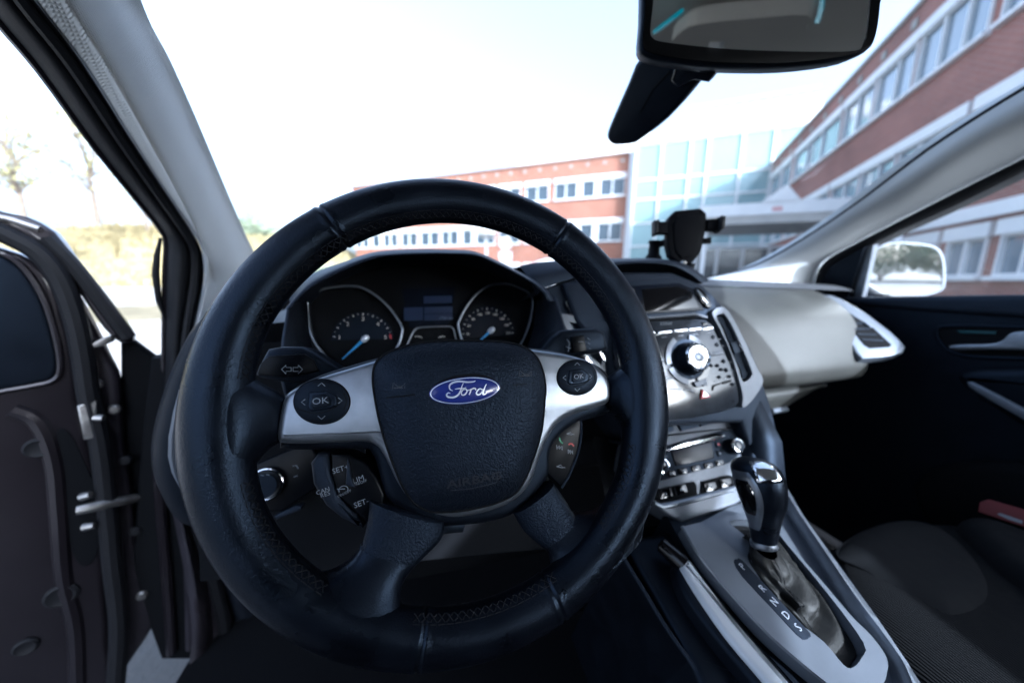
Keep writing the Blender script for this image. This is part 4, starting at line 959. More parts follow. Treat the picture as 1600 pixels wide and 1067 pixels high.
# ------------------------------------------------------------------ climate panel
CO_ = hx(1085, 715, .37)
CF = Fr(CO_, (1, 0, 0), (0, .56, .83))
cp = thing('climate_panel', 'black climate control panel in a silver shelf below the radio', 'climate panel', tuple(CO_))
def cpx(L, h=0, n=0):
    p = CF.poly(L, h); return cr(p, n) if n else p
mk('silver_bezel', slab(CF, cpx([(1000, 672), (1040, 663), (1090, 655), (1125, 648), (1150, 642), (1156, 668), (1158, 700), (1166, 745), (1172, 775), (1150, 790), (1066, 818), (1030, 795), (1010, 770), (990, 730)], -.002), -.06, -.002, .004), M['stacksilver'], cp)
for L_ in ([(1008, 674), (1038, 667), (1052, 664), (1054, 673), (1036, 678), (1010, 681)], [(1061, 664), (1091, 658), (1093, 667), (1066, 673)], [(1094, 657), (1112, 653), (1113, 661), (1096, 666)]):
    mk('switch', slab(CF, cpx(L_, .002), -.003, .0018, .001), M['softdash'], cp)
mk('black_panel', slab(CF, cr(cpx([(1020, 702), (1034, 699), (1080, 685), (1127, 673), (1143, 672), (1155, 684), (1159, 702), (1152, 713), (1137, 724), (1084, 737), (1027, 752), (1014, 742), (1012, 720)], .002), 3), -.003, .002, .0015), M['plastic'], cp)
mk('chrome_bar', frtube(CF, [CF.uv(x, y, .004) for x, y in ((1036, 705), (1052, 700), (1066, 695), (1095, 688), (1120, 682), (1130, 680))], [.0014, .0018, .004, .005, .005, .0022], .004, 8), M['chrome'], cp)  # bar shaped after the white highlight on the bezel's curved top
cs = mk('display', slab(CF, cpx([(1048, 702), (1113, 690), (1117, 716), (1057, 728)], .004), .001, .0035, .0008), M['screen'], cp)
for nm, (x, y), r_ in (('temperature_knob', (1147, 697), .0105), ('temperature_knob', (1030, 728), .0105)):
    c_ = CF.uv(x, y, .008); kn = mk(nm, lathe(CF, [(r_*1.1, .001), (r_*1.1, .004), (r_, .005), (r_*.95, .015), (r_*.8, .017)], 32, *c_), M['plastic'], cp)
    mk('knob_rim', lathe(CF, [(r_*.96, .0145), (r_*.9, .0172), (r_*.76, .0175), (r_*.7, .0165)], 32, *c_), M['chrome'], kn)
    mk('knob_face', lathe(CF, [(r_*.72, .0166), (r_*.3, .0172), (.0005, .0173)], 32, *c_), M['gloss'], kn)
def cb(x, y, wd, hh, m='plastic', mark=None):
    c_ = CF.uv(x, y, .004); b = mk('button', slab(CF, rrect(c_[0]-wd, c_[1]-hh, c_[0]+wd, c_[1]+hh, min(wd, hh)*.4), .001, .004, .0008), M[m], cp)
    if mark: mk('mark', slab(CF, ell(c_[0], c_[1], wd*.35, hh*.4, 10), .0038, .0043), M[mark], b)
cb(1123, 694, .0040, .0046, 'plastic', 'red'); cb(1125, 708, .004, .0042, 'plastic', 'white'); cb(1040, 713, .0042, .0045, 'plastic', 'white'); cb(1046, 725, .0042, .0042, 'plastic', 'white')
for x, y in ((1049, 740), (1067.5, 736), (1088, 731), (1108, 727), (1125, 722.5)): cb(x, y, .0072, .0036, 'gloss', 'white')
rc = []
for L_ in ([(1018, 768), (1029, 764), (1059, 757), (1084, 752), (1088, 758), (1089, 773), (1034, 788), (1022, 778)], [(1097, 752), (1137, 742), (1146, 744), (1150, 758), (1138, 762), (1100, 773), (1096, 768)]):
    r_ = mk('switch_recess', slab(CF, cpx(L_, .0), -.003, .0005), M['matt'], cp)
    cx_ = sum(q[0] for q in L_)/len(L_); cy_ = sum(q[1] for q in L_)/len(L_)
    for dx_ in (-14, 10):
        c_ = CF.uv(cx_+dx_, cy_-dx_*.25, .001); b = mk('switch', slab(CF, rrect(c_[0]-.010, c_[1]-.006, c_[0]+.010, c_[1]+.006, .002), .0, .003, .001), M['gloss'], r_)
        mk('mark', slab(CF, ell(*c_, .0016, .0018, 10), .0028, .0033), M['white'], r_)
mk('silver_lip', frtube(CF, [CF.uv(x, y, .002) for x, y in ((1024, 786), (1034, 791), (1060, 786), (1090, 778), (1120, 770), (1142, 764), (1165, 757))], [.002, .004, .004, .004, .004, .004, .003], .001, 8), M['silver'], cp)

# ------------------------------------------------------------------ centre console
QO = hx(1200, 900, .37)
Q = Fr(QO, (1, 0, 0), (0, cos(radians(22)), sin(radians(22))))
cn = thing('centre_console', 'silver edged centre console running back between the seats', 'centre console', tuple(QO-V((0, 0, .3))))
def qpx(L, h=0, n=0, closed=True):
    p = Q.poly(L, h); return cr(p, n, closed) if n else p
ro = [(1228, 758), (1240, 778), (1255, 804), (1303, 871), (1362, 951), (1404, 1014), (1442, 1067), (1475, 1120)]
ri = [(1226, 772), (1236, 790), (1250, 812), (1280, 856), (1337, 942), (1379, 997), (1408, 1040), (1424, 1090), (1436, 1130)]
pr_ = [(1180, 800), (1222, 838), (1278, 900), (1328, 959), (1362, 993), (1383, 1022), (1388, 1040), (1380, 1067), (1374, 1110)]
pl_ = [(1066, 822), (1071, 830), (1098, 873), (1148, 932), (1194, 982), (1245, 1028), (1297, 1070), (1340, 1112)]
mk('console_base', slab(Q, Q.poly([(1040, 800), (1110, 780), (1228, 758), (1255, 804), (1362, 951), (1475, 1120), (1500, 1160), (1340, 1180), (1110, 920), (1055, 830)], -.016), -.30, -.016), M['plastic'], cn)
mk('pocket_panel', slab(Q, Q.poly([(1140, 792), (1228, 762), (1255, 806), (1362, 953), (1470, 1120), (1372, 1125), (1100, 870), (1075, 826)], -.010), -.016, -.010), M['satin'], cn)
o_, i_ = cr(qpx(ro, .006), 5, False), cr(qpx(ri, .006), 5, False)
i_ = [i_[int(k*(len(i_)-1)/(len(o_)-1))] for k in range(len(o_))]
mk('side_rail', loft([[Q.P(*i, -.012) for i in i_], [Q.P(*i, .004) for i in i_], [Q.P(*(V(i).lerp(V(o), .25)), .0085) for i, o in zip(i_, o_)], [Q.P(*(V(i).lerp(V(o), .7)), .0085) for i, o in zip(i_, o_)], [Q.P(*o, .004) for o in o_], [Q.P(o[0]+.004, o[1], -.02) for o in o_], [Q.P(o[0]+.008, o[1], -.25) for o in o_]]), M['silver'], cn, ang=50)
outer = cr(qpx([(1068, 822), (1110, 812), (1163, 801), (1185, 806)], .006), 3, False)+cr(qpx(pr_[1:7], .006), 4, False)+cr(qpx([(1384, 1060), (1370, 1085), (1345, 1098), (1320, 1090)], .006), 3, False)+cr(qpx(pl_[::-1][1:-1], .006), 4, False)
inner = cr(qpx([(1140, 815), (1165, 838), (1173, 858), (1180, 892), (1228, 955), (1286, 1001), (1318, 1038), (1333, 1042), (1347, 1026), (1349, 1003), (1296, 930), (1230, 850), (1205, 822), (1170, 812)], .006), 3)
mk('gear_plate', slab_hole(Q, outer, inner, -.012, .006), M['satin'], cn, ang=30)
mk('plate_edge', frtube(Q, cr(qpx(pl_, .004), 4, False), .0022, .0035, 8), M['silver'], cn)
mk('boot_well', slab(Q, offset(ccw(inner), -.002), -.015, -.009), M['matt'], cn)
gs = mk('gear_scale', slab(Q, cr(qpx([(1147, 877), (1152, 873), (1160, 875), (1200, 918), (1240, 961), (1266, 989), (1264, 996), (1258, 999), (1246, 992), (1205, 948), (1160, 900)], .0065), 2), .004, .0068, .0004), M['softdash'], cn)
for s_, x, y in (('P', 1160, 885), ('R', 1191.5, 919), ('N', 1210, 940), ('D', 1228.5, 960.5), ('S', 1247.5, 980)):
    mk('letter', text_shape(Q, s_, .0095, *Q.uv(x, y, .007), .007, .0002, rot=radians(18)), M['badgewhite'], gs)
# dark trim left of the handbrake
LF = Fr(Q.P(0, 0, -.03), Q.u, Q.v)
mk('brake_trim', slab(LF, cr(LF.poly([(985, 842), (1030, 832), (1066, 828), (1110, 885), (1180, 975), (1290, 1085), (1330, 1140), (1150, 1150), (1080, 1030), (1025, 930), (992, 872)], 0), 3), -.28, 0, .008), M['plastic'], cn)
mk('trim_edge', frtube(LF, cr(LF.poly([(975, 867), (1005, 915), (1045, 980), (1102, 1060), (1130, 1110)], .0), 4, False), .0022, -.004, 8), M['softdash'], cn)
mk('console_side', loft([[LF.P(*p, z) for p in LF.poly([(965, 850), (1005, 920), (1045, 985), (1102, 1067), (1160, 1160)], -.004)] for z in (-.004, -.30)]), M['plastic'], cn)
mk('stack_base', loft([[SF.P(a, SF.uv(1000, 690)[1], h) for a in (-.115, .10)] for h in (-.02, -.10)]+[[Q.P(a, .10, h) for a in (-.13, .12)] for h in (-.05, -.3)]), M['matt'], cn)
kn_ = mk('stack_side', loft([[hx(1130, 560, .46)+V((0, .05, 0)), hx(1185, 560, .495)+V((0, .05, 0))], [hx(1160, 640, .46)+V((0, .012, 0)), hx(1206, 640, .495)+V((0, .012, 0))], [hx(1172, 700, .46), hx(1222, 690, .495)], [hx(1185, 760, .465), hx(1229, 760, .50)], [hx(1200, 850, .46), hx(1245, 800, .50)]]), M['plastic'], cn, solid=.01)

# ------------------------------------------------------------------ gear lever
gl = thing('gear_lever', 'black and silver automatic gear lever with leather gaiter', 'gear lever', tuple(Q.P(0, 0, 0)))
gx = .372
ax_ = [hx(1194, 850, gx), hx(1194, 836, gx), hx(1194, 815, gx), hx(1193, 790, gx), hx(1189, 765, gx), hx(1183, 743, gx), hx(1176, 727, gx), hx(1170, 718, gx), hx(1166, 713, gx)]
hw = [.0125, .0140, .0170, .0225, .0262, .0272, .0245, .017, .004]   # fore-aft half width
hl = [.0115, .0125, .0150, .0190, .0220, .0228, .020, .013, .003]
ax_s = [V(p) for p in cr([tuple(p) for p in ax_], 4, False)]; hws = [p[0] for p in cr([(a, 0) for a in hw], 4, False)]; hls = [p[0] for p in cr([(a, 0) for a in hl], 4, False)]
R = []
axd = (ax_s[-4]-ax_s[0]).normalized(); fw_ = V((0, 1, 0)); fw_ = (fw_-axd*fw_.dot(axd)).normalized(); sd_ = axd.cross(fw_)
for p, a, b in zip(ax_s, hws, hls): R.append([p+fw_*(a*cos(t))+sd_*(b*sin(t)) for t in [2*pi*i/36 for i in range(36)]])
kn = mk('knob', rings(R), M['leather'], gl, ang=60)
# silver cap over the top, running down the rear face
GF = Fr(ax_s[18], (1, 0, 0), axd)
def knob_pt(i, t, ex):
    i = max(0, min(len(ax_s)-1.001, i)); k = int(i); f = i-k; p = ax_s[k].lerp(ax_s[k+1], f); a = hws[k]*(1-f)+hws[k+1]*f; b = hls[k]*(1-f)+hls[k+1]*f
    return p+fw_*((a+ex)*cos(t))+sd_*((b+ex)*sin(t))
def knob_patch(i0, i1, t0, t1, ex, n=12, m=12, taper=None):
    rows = []
    for j in range(n+1):
        i = i0+(i1-i0)*j/n; tp = taper(j/n) if taper else 1; tc = (t0+t1)/2
        rows.append([knob_pt(i, tc+(t0+(t1-t0)*q/m-tc)*tp, ex*(1 if 0 < q < m and 0 < j < n else -.5)) for q in range(m+1)])
    return loft(rows)
tb_ = None
# angles: viewer sees the left-rear face
def ang_of(px, py):  # angle on the section nearest that pixel
    best = None
    for k in range(36):
        for i in range(2, len(ax_s)-2, 2):
            p = knob_pt(i, 2*pi*k/36, 0); d = p-CAM
            if (p-ax_s[i]).dot(d) > 0: continue
            z = d.dot(_F); q = (800+FPX*d.dot(_R)/z, 533.5-FPX*d.dot(_U)/z); e = hypot(q[0]-px, q[1]-py)
            if best is None or e < best[0]: best = (e, i, 2*pi*k/36)
    return best[1], best[2]
i1_, t1_ = ang_of(1166, 768); i2_, t2_ = ang_of(1204, 790); i3_, t3_ = ang_of(1182, 724)
mk('side_panel', knob_patch(i1_-10, i1_+7, t1_-.72, t1_+.62, .0008, taper=lambda s: .35+.75*sin(pi*min(1, s*.75+.12))), M['silver'], kn, ang=60)
mk('release_button', knob_patch(i1_-6, i1_+4, t1_-.42, t1_+.38, .0022, taper=lambda s: .4+.7*sin(pi*min(1, s*.75+.12))), M['gloss'], kn, ang=60)
mk('top_cap', knob_patch(len(ax_s)-14, len(ax_s)-4, t3_-.5, t3_+.75, .0012), M['chrome'], kn, ang=60)
mk('collar', lathe(Fr(ax_s[0], sd_, fw_), [(.0126, -.004), (.0136, -.003), (.0140, 0), (.0136, .002), (.0126, .003)], 32), M['silver'], gl)
# gaiter: loft from plate opening up to the collar, with folds
bs = offset(ccw(inner), .001); m_ = len(bs)
top_c = ax_s[0]-axd*.004; rows = []
aw = V((sum(a for a, b in bs)/m_, sum(b for a, b in bs)/m_))
tq = V((Q.O-top_c).dot(Q.u)*-1, ) if False else None
tu = (top_c-Q.O).dot(Q.u); tv = (top_c-Q.O).dot(Q.v); th_ = (top_c-Q.O).dot(Q.w)
for j in range(19):
    t = j/18; row = []
    for i, (a, b) in enumerate(bs):
        an = atan2(b-aw.y, a-aw.x)
        ta, tb2 = tu+.0125*cos(an), tv+.0125*sin(an)
        k = t**.9; ka = t**1.9; pa, pb = a+(ta-a)*ka, b+(tb2-b)*k
        far = hypot(a-tu, b-tv)/.12
        hh = -.006+(th_+.006)*(t**(1.15+.5*far))
        fold = (.0050*sin(t*17+an*2.0+2*sin(an*3))+.0028*sin(t*31-an*5))*sin(pi*min(1, t*1.05))*min(1, .35+far)
        row.append(Q.P(pa+fold*cos(an)*.8, pb+fold*sin(an)*.8, hh+fold*.9))
    rows.append(row)
mk('gaiter', loft(rows, True), M['bootleather'], gl, ang=80, sub=1)
sp_ = [V(r[min(range(m_), key=lambda i: abs(atan2(bs[i][1]-aw.y, bs[i][0]-aw.x)+1.75))]) for r in rows]
sh = []
for k in range(2):
    off = V((.0022*(1 if k else -1), 0, 0))
    for i in range(len(sp_)-1):
        for q in range(3):
            a = sp_[i].lerp(sp_[i+1], q/3+.04)+off; b = sp_[i].lerp(sp_[i+1], q/3+.27)+off; sh.append(tube([a+Q.w*.0008, b+Q.w*.0008], .0005, 5))
mk('stitching', J(*sh), M['thread'], gl, kind='stuff')

# ------------------------------------------------------------------ handbrake
hb = thing('handbrake', 'black handbrake lever with a silver strip along its top', 'handbrake', tuple(Q.P(-.08, 0, 0)))
HBF = Fr(Q.P(0, 0, -.004), Q.u, Q.v)
so_ = HBF.poly([(1062, 878), (1068, 872), (1079, 872), (1094, 892), (1161, 980), (1240, 1070), (1270, 1105), (1228, 1105), (1199, 1067), (1136, 993), (1086, 921)], .0)
mk('silver_strip', slab(HBF, cr(so_, 3), -.012, .0, .007, 5), M['brakesilver'], hb)
mk('grip', slab(HBF, cr(HBF.poly([(1056, 880), (1068, 872), (1082, 874), (1096, 892), (1163, 980), (1244, 1070), (1275, 1110), (1215, 1115), (1180, 1067), (1118, 993), (1070, 925)], -.006), 3), -.05, -.006, .006), M['plastic'], hb)
h0_, h1_ = HBF.X(1030, 848, -.008), HBF.X(1069, 882, -.008)
mk('release_button', tube([h0_, lin(h0_, h1_, .08), lin(h0_, h1_, .5), h1_], [.004, .0085, .0095, .0105], 16), M['gloss'], hb)
# ------------------------------------------------------------------ steering wheel
rk = radians(19.3)
W = Fr((.0305, .263, .906), (1, 0, 0), (0, sin(rk), cos(rk)))
wh = thing('steering_wheel', 'black leather steering wheel with silver spokes and a blue oval badge', 'steering wheel', tuple(W.O))
def wp(L, h=0, n=0, closed=True):
    p = W.poly(L, h); return cr(p, n, closed) if n else p
RA, RB, RC_ = .0185, .0165, .1695
seams = [atan2(*W.uv(x, y)[::-1]) for x, y in ((498, 327), (870, 374), (656, 1005), (863, 930))]
def adiff(a, b): return abs((a-b+pi) % (2*pi)-pi)
rows = []
NT = 900
tl_, tr_ = atan2(*W.uv(400, 660)[::-1]), atan2(*W.uv(975, 630)[::-1])
def rim_ab(t):
    g = max(0, 1-adiff(t, tl_)/.5)+max(0, 1-adiff(t, tr_)/.5); g = g*g*(3-2*g)
    a, b = RA+.0025*g, RB+.001*g
    d = min(adiff(t, s) for s in seams); k = math.exp(-(d/.006)**2)
    return a-.0012*k+.0004*math.exp(-((d-.016)/.012)**2), b-.0012*k+.0004*math.exp(-((d-.016)/.012)**2), g
def rim_pt(t, ph, ex=0):
    a, b, g = rim_ab(t); a += ex; b += ex
    r = RC_-.0025*g+a*cos(ph); return W.P(r*cos(t), r*sin(t), b*sin(ph))
for i in range(NT):
    t = 2*pi*i/NT; rows.append([rim_pt(t, 2*pi*k/28) for k in range(28)])
rows.append(rows[0])
mk('rim', loft(rows, True), M['leather'], wh, ang=80)
# baseball stitching round the inner edge, left off where spokes join
sh = []; skip = []
for (xa, ya), (xb, yb) in (((400, 585), (395, 745)), ((955, 570), (968, 690)), ((540, 875), (640, 955)), ((858, 890), (900, 800))):
    ta, tb = atan2(*W.uv(xa, ya)[::-1]), atan2(*W.uv(xb, yb)[::-1]); skip.append((ta, tb))
def inskip(t):
    for a, b in skip:
        m = a+((b-a+pi) % (2*pi)-pi)/2; 
        if adiff(t, m) < abs((b-a+pi) % (2*pi)-pi)/2: return True
    return False
NS = 170
for i in range(NS):
    t0, t1 = 2*pi*i/NS, 2*pi*(i+.8)/NS
    if inskip(t0): continue
    for pa, pb in ((2.52, 2.84), (2.84, 2.52)):
        sh.append(tube([rim_pt(t0, pa, .0004), rim_pt((t0+t1)/2, (pa+pb)/2, .0006), rim_pt(t1, pb, .0003)], .00045, 5))
    sh.append(tube([rim_pt(t0, 2.44, .0), rim_pt(t1, 2.44, .0002)], .0004, 4))
mk('stitching', J(*sh), M['thread'], wh, kind='stuff')
# hub shell, silver trim, airbag pad
shell = [(432, 694), (446, 704), (560, 703), (580, 712), (590, 738), (602, 780), (640, 808), (690, 824), (760, 820), (812, 802), (845, 768), (862, 738), (864, 705), (882, 680), (912, 660), (958, 644), (962, 612), (945, 575), (880, 549), (800, 540), (700, 538), (620, 550), (500, 584), (440, 618), (430, 650)]
mk('hub_shell', slab(W, wp(shell, -.018, 4), -.060, -.018, .008, 4), M['plastic'], wh)
trim = [(585, 562), (545, 574), (500, 588), (460, 605), (443, 618), (435, 640), (430, 668), (430, 688), (445, 694.5), (520, 693), (565, 691), (588, 699), (602, 720), (620, 756), (640, 784), (670, 803), (712, 811), (760, 803), (802, 786), (830, 758), (846, 715), (857, 690), (873, 664), (900, 648), (940, 636), (955, 627), (957, 604), (948, 583), (925, 564), (890, 553), (845, 546), (800, 542), (700, 542), (620, 553)]
tp_ = wp(trim, -.006, 4)
tr0 = ccw(tp_)
def trim_rows():
    R = [[W.P(a, b, -.030) for a, b in tr0]]
    for d, h in ((0, -.013), (.0006, -.0100), (.0020, -.0078), (.0040, -.0064), (.0065, -.0058)): R.append([W.P(a, b, h) for a, b in offset(tr0, d)])
    return rings(R, True, True)
mk('silver_trim', trim_rows(), M['silver'], wh, ang=50)
pad = [(583, 590), (589, 565), (611, 549), (650, 537.5), (697, 533), (761, 533), (799, 536.5), (822, 544), (838, 558), (847, 577), (852, 603), (850.5, 631), (846, 673), (835, 711), (823, 743), (806, 769), (777, 784.5), (729, 796), (681, 799.5), (659, 793), (643, 781), (627, 754), (611, 715), (596, 668), (587, 626)]
pp = wp(pad, -.003, 4)
PH0, PHH = -.003, .014
mk('airbag_pad', dome(W, pp, PH0, PHH, 4.2, 22, base=-.03), M['padskin'], wh, ang=70)
padh = dome_h(pp, PH0, PHH, 4.2)
mk('pad_gap', frtube(W, pp, .0013, -.0035, 6, True), M['matt'], wh)
def puv(px, py):
    h = PH0+PHH
    for _ in range(4): a, b = W.uv(px, py, h); h = padh(a, b)
    return a, b
def c2(x, y): return puv(570+x/3.1375, 520+y/3.1375)
# blue oval badge with script lettering
e_ = [puv(726.5+67*cos(t)*cos(.05)+29*sin(t)*sin(.05), 609.5-67*cos(t)*sin(.05)*-1*-1+29*sin(t)) for t in [2*pi*i/48 for i in range(48)]]
bc = puv(727, 610); hb_ = padh(*bc)
BF = W.at(bc[0], bc[1], hb_, radians(2.2))
def bl(px, py):
    p = hit(px, py, BF.O, BF.w)-BF.O; return (p.dot(BF.u), p.dot(BF.v))
rx_ = (bl(782, 607)[0]-bl(671, 613)[0])/2; ry_ = (bl(726, 590)[1]-bl(727, 632)[1])/2
mk('badge_recess', dome(BF, ell(0, 0, rx_*1.22, ry_*1.38, 56), -.0022, .0026, 6, 8, base=-.004), M['matt'], wh)
bd = mk('badge', dome(BF, ell(0, 0, rx_, ry_, 56), .0006, .0016, 4, 8, base=-.002), M['badge'], wh)
bh = dome_h(ell(0, 0, rx_, ry_, 56), .0006, .0016, 4)
bhf = lambda a, b: bh(a, b)
ring = [(rx_*.955*cos(t), ry_*.92*sin(t)) for t in [2*pi*i/72 for i in range(73)]]
mk('badge_ring', ribbon(BF, ring, .0007, 0, .00025, bhf), M['badgewhite'], bd)
def bs_(L, wd, n=5): 
    q = cr([bl(570+x/3.1375, 520+y/3.1375) for x, y in L], n, False); m_ = len(q)
    ws = [wd[0]+(wd[1]-wd[0])*sin(pi*i/(m_-1)) for i in range(m_)] if isinstance(wd, tuple) else wd
    return ribbon(BF, q, ws, 0, .0003, bhf)
strokes = [([(430, 284), (416, 276), (415, 258), (432, 244), (462, 238), (500, 242), (530, 240), (541, 235)], (.0006, .0019)),
           ([(482, 246), (474, 264), (468, 284), (456, 304), (434, 316), (408, 314), (400, 304), (408, 294), (418, 297)], (.0006, .0018)),
           ([(440, 276), (462, 273), (480, 273), (496, 268)], (.0006, .0011)),
           ([(492, 276), (480, 280), (472, 292), (474, 303), (486, 304), (496, 294), (500, 282), (492, 276), (502, 282), (516, 278)], (.0008, .0013)),
           ([(519, 274), (516, 288), (510, 304)], (.0008, .0014)), ([(514, 288), (522, 277), (534, 272), (542, 276), (540, 281)], (.0007, .0014)),
           ([(576, 279), (562, 274), (550, 284), (545, 297), (554, 304), (566, 298), (574, 286)], (.0008, .0014)),
           ([(594, 252), (586, 268), (578, 290), (578, 301), (588, 300), (596, 292)], (.0006, .0015))]
mk('lettering', J(*[bs_(L, (w_[0]*.72, w_[1]*.78)) for L, w_ in strokes]), M['badgewhite'], bd)
# horn marks and AIRBAG plate
def pribbon(L, wd, th=.0003, n=0):
    q = [c2(*p) for p in L]; q = cr(q, n, False) if n else q
    return ribbon(W, q, wd, 0, th, padh)
mk('horn_line', J(pribbon([(104, 318), (150, 313), (200, 309), (245, 302)], .0011, .0002), pribbon([(725, 256), (780, 252), (832, 246)], .0009, .0002)), M['matt'], wh)
hs = []
for ox, oy in ((135, 245), (755, 185)):
    hs += [pribbon([(ox, oy+30), (ox+4, oy), (ox+26, oy+18), (ox+44, oy+20), (ox+62, oy+2), (ox+60, oy+28)], .0005, .0002), pribbon([(ox+6, oy+26), (ox+30, oy+24), (ox+52, oy+26)], .0005, .0002)]
mk('horn_mark', J(*hs), M['airbagprint'], wh)
ac = puv(742, 750)
mk('lettering', text_shape(W, 'AIRBAG', .0088, ac[0], ac[1], 0, .0005, rot=radians(2.5), sx=1.38, hf=padh, bold=.012), M['airbagprint'], wh, label='AIRBAG in raised black letters')
mk('lettering_frame', pribbon([(420, 773), (520, 764), (600, 746), (648, 733), (651, 700), (648, 683)], .0007, .0004), M['airbagprint'], wh)
# button discs on the spokes
def disc(cx, cy, rx, ry, oksz, side):
    o = [W.uv(cx+rx*cos(t), cy+ry*sin(t), -.004) for t in [2*pi*i/48 for i in range(48)]]
    cc = W.uv(cx, cy, -.004); 
    mk('button_gap', slab(W, [(cc[0]+(a-cc[0])*1.05, cc[1]+(b-cc[1])*1.05) for a, b in o], -.012, -.0054), M['matt'], wh)
    d = mk('button_disc', dome(W, o, -.0045, .0022, 3, 10, base=-.012), M['plastic'], wh)
    hf = dome_h(o, -.0045, .0022, 3)
    def du(x, y): return W.uv(cx+x*rx, cy+y*ry, -.0025)
    okp = [du(-.30, -.28), du(.12, -.34), du(.34, -.18), du(.36, .12), du(.20, .22), du(-.24, .30), du(-.34, .20)]
    mk('button_rim', slab(W, [(cc[0]+(a-cc[0])*1.55+.0004, cc[1]+(b-cc[1])*1.5) for a, b in okp], -.006, -.0014, .0012), M['leather'], d)
    b = mk('ok_button', slab(W, okp, -.004, -.0004, .0008), M['plastic'], d)
    mk('lettering', text_shape(W, 'OK', oksz, *du(.0, -.03), -.0002, .0002, rot=radians(3), sx=1.15), M['white'], b)
    ch = []
    for (ax, ay, dx, dy) in ((-.66, .02, -1, 0), (.68, -.05, 1, 0), (0, .72, 0, 1), (0, -.78, 0, -1)):
        s = .12; tipx, tipy = ax+dx*s*.6, ay+dy*s*.6
        L = [(ax-dx*s*.6+dy*s*1.1, ay-dy*s*.6+dx*s*1.1), (tipx, tipy), (ax-dx*s*.6-dy*s*1.1, ay-dy*s*.6-dx*s*1.1)]
        ch.append(ribbon(W, [du(*q) for q in L], .0005, 0, .0002, hf))
    mk('arrow_marks', J(*ch), M['white'], d)
    mk('disc_line', J(ribbon(W, cr([du(-.92, .30), du(-.3, .52), du(.3, .40), du(.62, .12)], 4, False), .0007, 0, .0002, hf), ribbon(W, cr([du(.80, -.40), du(.90, 0), du(.80, .38)], 4, False), .0008, 0, .0002, hf), ribbon(W, cr([du(-.40, .84), du(0, .93), du(.4, .80)], 4, False), .0008, 0, .0002, hf), ribbon(W, cr([du(-.34, -.86), du(0, -.92), du(.34, -.86)], 4, False), .0006, 0, .0002, hf)), M['matt'], d)
disc(502, 627.5, 43, 34.5, .0066, 0); disc(902.5, 589.5, 30.5, 27, .0058, 1)
# switch pods hanging below the spokes
LPo = [(517, 709), (544, 710), (571, 723), (590, 748), (601, 772), (600, 786), (575, 818), (552, 797), (528, 772), (520, 745)]
pd = mk('switch_pod', slab(W, wp(LPo, -.020), -.05, -.020, .002), M['blackplastic'], wh, label='left switch pod with SET and LIM marks')
mk('pod_side', slab(W, wp([(484, 724), (496, 708), (514, 708), (520, 745), (530, 775), (571, 820), (566, 827), (533, 811), (508, 791), (488, 757)], -.024), -.055, -.024, .004), M['softdash'], pd)
mk('pod_ridge', slab(W, wp([(543, 714), (551, 752), (556, 761), (546, 760), (540, 757)], -.018), -.022, -.0175, .001), M['softdash'], pd)
lt = []
for s_, x, y, z_, r_ in (('SET+', 532, 733, .0056, 12), ('LIM', 560, 749, .0056, 16), ('ON/OFF', 562.5, 754.5, .0028, 16), ('ON/OFF', 538, 771, .0028, 20), ('SET-', 564.5, 786, .0058, 14)):
    lt.append(text_shape(W, s_, z_, *W.uv(x, y, -.0195), -.0198, .0002, rot=radians(r_)))
ci = W.uv(536.5, 765, -.0195)
lt.append(ribbon(W, [(ci[0]+.0032*cos(t), ci[1]+.0028*sin(t)) for t in [radians(a) for a in range(-30, 211, 15)]], .0005, -.0198, .0002)); lt.append(ribbon(W, [(ci[0]-.0045, ci[1]+.001), (ci[0]+.001, ci[1]+.0005)], .0006, -.0198, .0002))
mk('lettering', J(*lt), M['white'], pd)
mk('lettering', J(text_shape(W, 'CAN', .0045, *W.uv(504.5, 767, -.0232), -.0238, .0003, rot=radians(14)), text_shape(W, 'RES', .0045, *W.uv(508, 772.5, -.0232), -.0238, .0003, rot=radians(14))), M['white'], pd)
RPo = [(879, 672), (884, 664), (900, 656), (907, 652), (908, 672), (903.5, 704), (890, 740), (877.5, 761), (864, 748), (851, 736), (858, 700), (866, 680)]
pd = mk('switch_pod', slab(W, wp(RPo, -.020), -.05, -.020, .0015), M['blackplastic'], wh, label='right switch pod with phone and volume marks')
mk('pod_edge', frtube(W, cr(wp([(906, 651), (908.5, 672), (904, 704), (890, 741), (877.5, 762)], -.021), 4, False), .0011, -.021, 6), M['softdash'], pd)
def L6(x, y): return W.uv(820+x/5.925, 620+y/5.925, -.0195)
def R6(L, wd=.0006): return ribbon(W, [L6(*p) for p in L], wd, -.0198, .0002)
ic = [R6([(390, 342), (425, 328), (440, 352), (390, 342)]), R6([(440, 342), (458, 348)]), R6([(296, 645), (335, 630), (352, 656), (296, 645)]), R6([(352, 652), (375, 655)]),
      R6([(296, 445), (300, 484)]), R6([(322, 452), (306, 466), (324, 484), (322, 452)]), R6([(346, 456), (328, 470), (348, 490), (346, 456)]),
      R6([(402, 486), (418, 506), (404, 524), (402, 486)]), R6([(420, 492), (436, 510), (424, 528), (420, 492)]), R6([(442, 495), (444, 530)])]
mk('lettering', J(*ic), M['white'], pd)
mk('call_mark', R6([(322, 376), (326, 398), (336, 416), (352, 430)], .0012), M['green'], pd)
mk('hang_up_mark', R6([(406, 442), (420, 432), (440, 436), (456, 456)], .0012), M['red'], pd)
